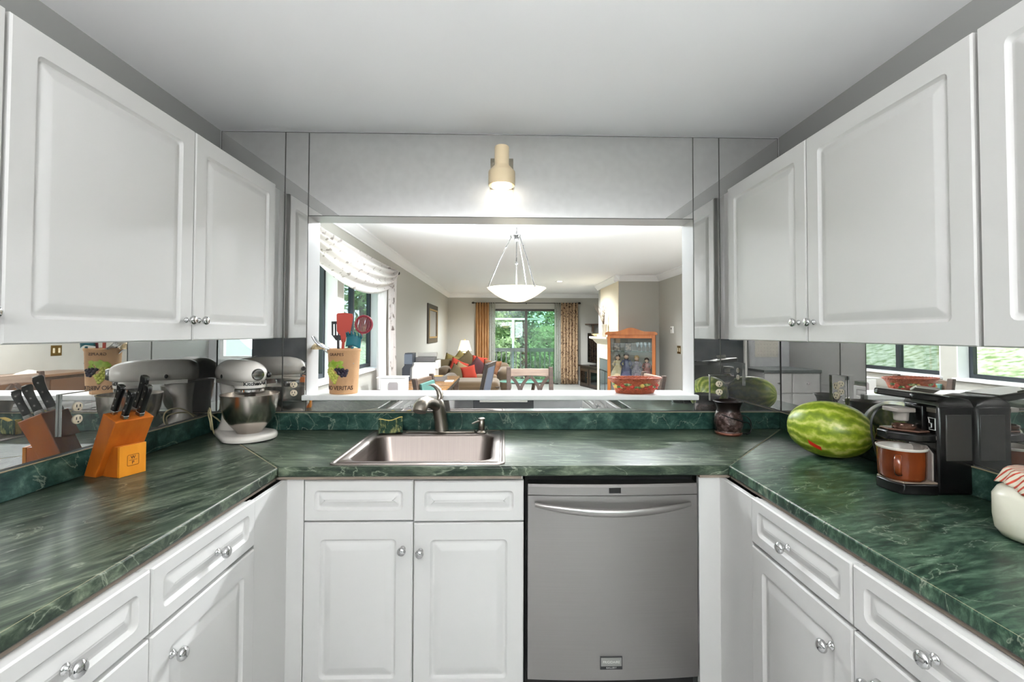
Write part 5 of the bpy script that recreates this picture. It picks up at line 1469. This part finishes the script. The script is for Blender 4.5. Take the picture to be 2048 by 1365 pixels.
MB().box(-w + .03, dp - .012, .1, w - .03, dp - .006, 1.36).obj('back_panel', mat('cabinet back', (156, 150, 140), .4), r, None)
MB().box(-w + .03, .035, .10, w - .03, dp - .015, .13).obj('bottom', OAK, r, None)
CG = glass_mat('cabinet glass', (244, 248, 248), .07)
MB().box(-w + .055, .012, .16, w - .055, .016, 1.30).obj('door_glass', CG, r, None)
MB().box(-w + .012, .045, .10, -w + .016, dp - .03, 1.36).obj('side_glass', CG, r, None); MB().box(w - .016, .045, .10, w - .012, dp - .03, 1.36).obj('side_glass', CG, r, None)
for z in (.60, 1.06):
    MB().box(-w + .032, .035, z, w - .032, dp - .016, z + .008).obj('glass_shelf', glass_mat('shelf glass', (226, 240, 236), .12), r, None)


def doll(label, x, y, z, h, dress, hair, tilt=0):
    p = CM @ Vector((x, y, z)); d = thing('doll', label, 'doll', tuple(p), CA + tilt, 'dolls on the glass shelf of the cabinet')
    SK = mat('doll skin', (216, 176, 150), .5)
    MB().lathe([(.40, 0), (.37, .05), (.22, .35), (.12, .52), (.10, .58), (.13, .68), (.10, .76), (.04, .79)], 24, Matrix.Scale(h * .6, 4) @ T(0, 0, .02)).tube([(-.08 * h, 0, .46 * h), (-.14 * h, -.02 * h, .36 * h), (-.10 * h, -.08 * h, .30 * h)], .022 * h * 1.1, 7).tube([(.08 * h, 0, .46 * h), (.14 * h, -.02 * h, .36 * h), (.10 * h, -.08 * h, .30 * h)], .022 * h * 1.1, 7).obj('dress', dress, d, 60)
    MB().ell((0, 0, .56 * h), (.062 * h, .062 * h, .075 * h), 14, 10).tube([(0, 0, .46 * h), (0, 0, .52 * h)], .02 * h, 8).obj('head', SK, d, 60)
    MB().ell((0, .012 * h, .585 * h), (.072 * h, .07 * h, .07 * h), 14, 10).ell((0, .03 * h, .52 * h), (.06 * h, .04 * h, .07 * h), 10, 8).obj('hair', hair, d, 60)


HB = mat('doll hair brown', (60, 42, 32), .7); HY = mat('doll hair fair', (176, 140, 88), .7)
doll('doll in a cream dress with dark hair at the left of the cabinet shelf', -.24, .13, .608, .62, mat('cream dress', (196, 176, 140), .9), HB)
doll('doll in a long slate-blue dress on the cabinet shelf', -.09, .12, .608, .66, mat('slate dress', (84, 84, 108), .9), HB)
doll('doll in a lilac-grey dress on the cabinet shelf', .09, .12, .608, .60, mat('lilac dress', (140, 126, 132), .9, noise=((40, 40, 40), (96, 84, 96), .4, .6)), HY)
doll('doll in a pink checked dress at the right of the cabinet shelf', .26, .13, .608, .54, mat('pink dress', (178, 128, 120), .9, noise=((60, 60, 60), (146, 92, 88), .4, .6)), HB)
for x, lab in ((-.26, 'small framed photo at the left of the upper cabinet shelf'), (-.06, 'small framed photo in the middle of the upper cabinet shelf')):
    p = CM @ Vector((x, .16, 1.068)); d = thing('photo_frame', lab, 'photo frame', tuple(p), CA)
    MB().box(-.06, 0, 0, .06, .012, .15, RX(radians(-8))).obj('frame', mat('dark photo frame', (48, 40, 36), .4), d, None, bevel=.002)
    MB().box(-.045, -.002, .016, .045, .0, .134, RX(radians(-8))).obj('photo', mat('photo print', (170, 150, 132), .5, noise=((30, 30, 30), (70, 64, 66), .45, .6)), d, None)
for k, x in enumerate((.10, .17, .24, .31)):
    p = CM @ Vector((x, .14, 1.068)); d = thing('crystal_goblet', ('tall crystal goblet nearest the photo on the upper cabinet shelf', 'second crystal goblet from the photo on the upper shelf', 'third crystal goblet from the photo on the upper shelf', 'crystal goblet at the right end of the upper shelf')[k], 'goblet', tuple(p), CA, 'goblets on the upper cabinet shelf')
    MB().lathe([(.024, 0), (.024, .003), (.004, .008), (.004, .07), (.02, .085), (.030, .12), (.028, .16), (.026, .16), (.027, .12), (.005, .09)], 18, capt=False).obj('glass', mat('crystal', (196, 204, 210), .05, .5), d, 60)

# right wall: thermostat, switches, sideboard
r = thing('thermostat', 'small white thermostat on the right wall above the switch', 'thermostat', (DR, 5.46, 1.45), radians(-90))
MB().box(-.05, -.028, -.06, .05, 0, .06).obj('case', WPL, r, None, bevel=.006)
MB().box(-.02, -.030, .005, .015, -.0285, .035).obj('display', BLACKPL, r, None)


def switch(label, loc, w_=.07):
    r = thing('light_switch', label, 'switch', loc, radians(-90))
    MB().box(-w_, -.006, -.065, w_, 0, .065).obj('plate', BRASS, r, None, bevel=.002)
    for x in (-w_ / 2, w_ / 2):
        MB().box(x - .012, -.010, -.03, x + .012, -.0062, .03).obj('toggle', IVORY, r, None, bevel=.001)


switch('brass switch plate on the right wall below the thermostat', (DR, 5.19, 1.12))
switch('brass switch plate on the dining wall, seen in the left mirror', (DR, 3.66, 1.15))
r = thing('sideboard', 'brown wooden sideboard against the right dining wall, seen in the left mirror', 'sideboard', (2.62, 3.05, 0))
MB().box(-.24, -.62, .08, .24, .62, .875).obj('body', DARKWOOD, r, None)
MB().box(-.27, -.66, .875, .245, .66, .905).obj('top', mat('walnut top', (112, 84, 62), .3), r, None, bevel=.005)
for y in (-.31, .31):
    d = MB().box(-.258, y - .28, .12, -.241, y + .28, .84).obj('door', mat('walnut door', (96, 68, 48), .4), r, None, bevel=.004)
    MB().ell((-.268, y + (.22 if y < 0 else -.22), .5), (.012, .012, .012), 10, 8).obj('knob', BRASS, d, 60)
r = thing('cloth_napkin', 'crumpled cream cloth on the sideboard, seen in the left mirror', 'cloth', (2.55, 3.02, .905))
rd = random.Random(5)
MB().grid(lambda u_, v_: (.16 * (u_ - .5) + .01 * sin(13 * v_), .22 * (v_ - .5) + .01 * sin(11 * u_), .004 + max(0, .045 * sin(pi * u_) * sin(pi * v_) + .012 * sin(17 * u_ + 5 * v_) * sin(pi * u_))), 20, 20).obj('folds', mat('cream cloth', (222, 212, 190), .9), r, 60, solid=.002)

# recessed ceiling cans: one seen directly, the others added unseen for brightness
k = 0
for x, y, pw, lab in ((1.15, 7.15, 1.0, 'round recessed ceiling light seen right of the pendant bowl'), (.47, 8.1, 2.8, 'added recessed ceiling light hidden behind the pendant bowl'), (-.35, 1.95, 1.1, 'added recessed ceiling light out of view, left of the pendant chain'), (1.25, 1.95, 1.9, 'added recessed ceiling light out of view, right of the dining table'), (2.3, 1.95, 2.2, 'added recessed ceiling light out of view, over the sideboard')):
    r = thing('recessed_light', lab, 'light', (x, y, H2))
    MB().lathe([(.055, -.001), (.058, -.006), (.085, -.006), (.088, -.001)], 32, capb=False, capt=False).obj('trim_ring', TRIM, r, 60)
    MB().lathe([(.001, -.002), (.056, -.002)], 28, capb=False, capt=False).obj('lens', mat('can lens', (255, 250, 240), .4, emit=((255, 246, 230), 6)), r, 60)
    lamp('recessed_bulb', 'SPOT', (x, y, H2 - .012), CAN_W * pw, (.93, .97, 1), .06, (0, 0, 0), radians(165), .5)

# ------------------------------------------------------------------ outdoors
def fn_grass(u_, v_):
    x = DL - .17 - 16 * u_; y = -6 + 26 * v_
    return (x, y, .35 + max(0, (u_ - .06)) * 5.2 + .06 * sin(3 * y) * u_)
g = MB().grid(fn_grass, 40, 40).obj('lawn_slope', mat('sunny grass', (132, 152, 100), .95, noise=((9, 9, 14), (226, 226, 202), .36, .6, 14)), None, 60)
g['kind'] = 'structure'
g = MB().grid(lambda u_, v_: (-20 + 40 * u_, FAR + .16 + 30 * v_, -.35 + 3.0 * max(0, v_ - .25)), 30, 30).obj('garden_ground', mat('garden ground', (92, 118, 70), .95, noise=((3, 3, 3), (132, 158, 104), .35, .7, 8)), None, 60)
g['kind'] = 'structure'

DECKW = mat('weathered deck wood', (128, 122, 126), .7, noise=((3, 20, 20), (154, 148, 150), .3, .7))
r = thing('balcony_deck', 'grey timber balcony floor outside the patio door', 'balcony', (.6, FAR + .9, 0))
for k in range(10):
    MB().box(-1.9, -.70 + .145 * k, -.06, 1.9, -.70 + .145 * k + .135, -.02).obj('board', DECKW, r, None)
r = thing('balcony_railing', 'grey timber balcony railing with square balusters outside the patio door', 'railing', (.6, FAR + 1.6, 0))
MB().box(-2.2, -.06, .82, 2.2, .06, .93).obj('top_rail', DECKW, r, None, bevel=.005)
MB().box(-2.2, -.02, .05, 2.2, .02, .12).obj('bottom_rail', DECKW, r, None)
for k in range(30):
    x = -2.15 + k * .148
    MB().box(x - .02, -.02, .12, x + .02, .02, .82).obj('baluster', DECKW, r, None)
r = thing('timber_pergola', 'pale post and crossbeam standing behind the balcony railing', 'post', (.29, FAR + 1.75, 0))
MB().box(-.035, -.04, -.3, .035, .04, 1.80).obj('post', mat('pale painted timber', (196, 202, 214), .6), r, None)
MB().box(-1.9, -.03, 1.80, 1.0, .03, 1.86).obj('crossbeam', mat('pale painted timber', (196, 202, 214), .6), r, None)


def tree(label, x, y, h, rad, m, seed, n=2600, leaf=.07, base=.2):
    rd = random.Random(seed)
    r = thing('tree', label, 'tree', (x, y, -.4), 0, 'trees beyond the balcony' if x > -3 else 'trees outside the left window')
    MB().tube([(0, 0, 0), (.05, 0, h * .4), (-.03, .04, h * .95)], [rad * .07 + .03, rad * .05 + .02, .012], 8).obj('trunk', mat('bark', (84, 70, 58), .9), r, 60)
    mb = MB(); vs = []; fs = []
    cl = [(rd.uniform(-1, 1) * rad * .7, rd.uniform(-1, 1) * rad * .7, h * (base + (1 - base) * rd.random()), rd.uniform(.25, .5) * rad) for _ in range(34)]
    for k in range(n):
        c = rd.choice(cl); t = max(0.15, 1 - abs(c[2] / h - .45) * 1.3)
        px = c[0] * t + rd.gauss(0, .5) * c[3]; py = c[1] * t + rd.gauss(0, .5) * c[3]; pz = c[2] + rd.gauss(0, .4) * c[3]
        a = Vector((rd.gauss(0, 1), rd.gauss(0, 1), rd.gauss(0, .6))).normalized(); b = a.cross(Vector((rd.gauss(0, 1), rd.gauss(0, 1), rd.gauss(0, 1)))).normalized()
        s_ = leaf * rd.uniform(.6, 1.4); p = Vector((px, py, pz)); o_ = len(vs)
        vs += [p - a * s_, p + b * s_ * .42, p + a * s_, p - b * s_ * .42 + Vector((0, 0, -.01))]
        fs.append((o_, o_ + 1, o_ + 2, o_ + 3))
    mb.add(vs, fs); mb.obj('foliage', m, r, None)


LG = mat('light foliage', (150, 180, 130), .8, noise=((3, 3, 3), (214, 228, 184), .35, .65), trans=.02); MG = mat('mid foliage', (96, 128, 84), .8, noise=((3, 3, 3), (178, 200, 140), .35, .65), trans=.02); DG = mat('dark foliage', (66, 98, 82), .8, noise=((3, 3, 3), (140, 172, 140), .35, .65), trans=.02)
for k, (x, y, h, rad, m, lab) in enumerate(((-.4, 14.2, 3.2, 1.1, MG, 'bushy mid green tree at the left of the patio view'), (.75, 15.4, 3.4, 1.2, DG, 'dark green tree behind the pale post'), (1.5, 13.8, 1.9, .8, LG, 'low pale green shrub beyond the railing at the right'), (2.6, 16.0, 3.8, 1.3, LG, 'pale green tree at the right of the patio view'), (-1.7, 17.0, 4.6, 1.8, LG, 'tall pale green tree at the far left of the patio view'), (.3, 19.5, 5.2, 2.4, MG, 'broad tree far behind the balcony'), (3.6, 20.0, 5.4, 2.4, DG, 'broad dark tree far off at the right'), (.1, 13.4, 1.5, .7, LG, 'low shrub just beyond the balcony railing'))):
    tree(lab, x, y, h, rad, m, 20 + k, 3600 if rad > 1 else 2200, .085 if rad < 1.5 else .14, .1)
for k, (x, y, h, rad, m, lab) in enumerate(((-6.5, 10.5, 5.0, 1.6, LG, 'pale green tree outside the left window'), (-5.2, 14.5, 5.0, 1.6, MG, 'mid green tree outside the left window'), (-8.5, 17.0, 6.5, 2.2, LG, 'tall tree at the back outside the left window'))):
    tree(lab, x, y, h, rad, m, 40 + k, 3000, .13, .1)
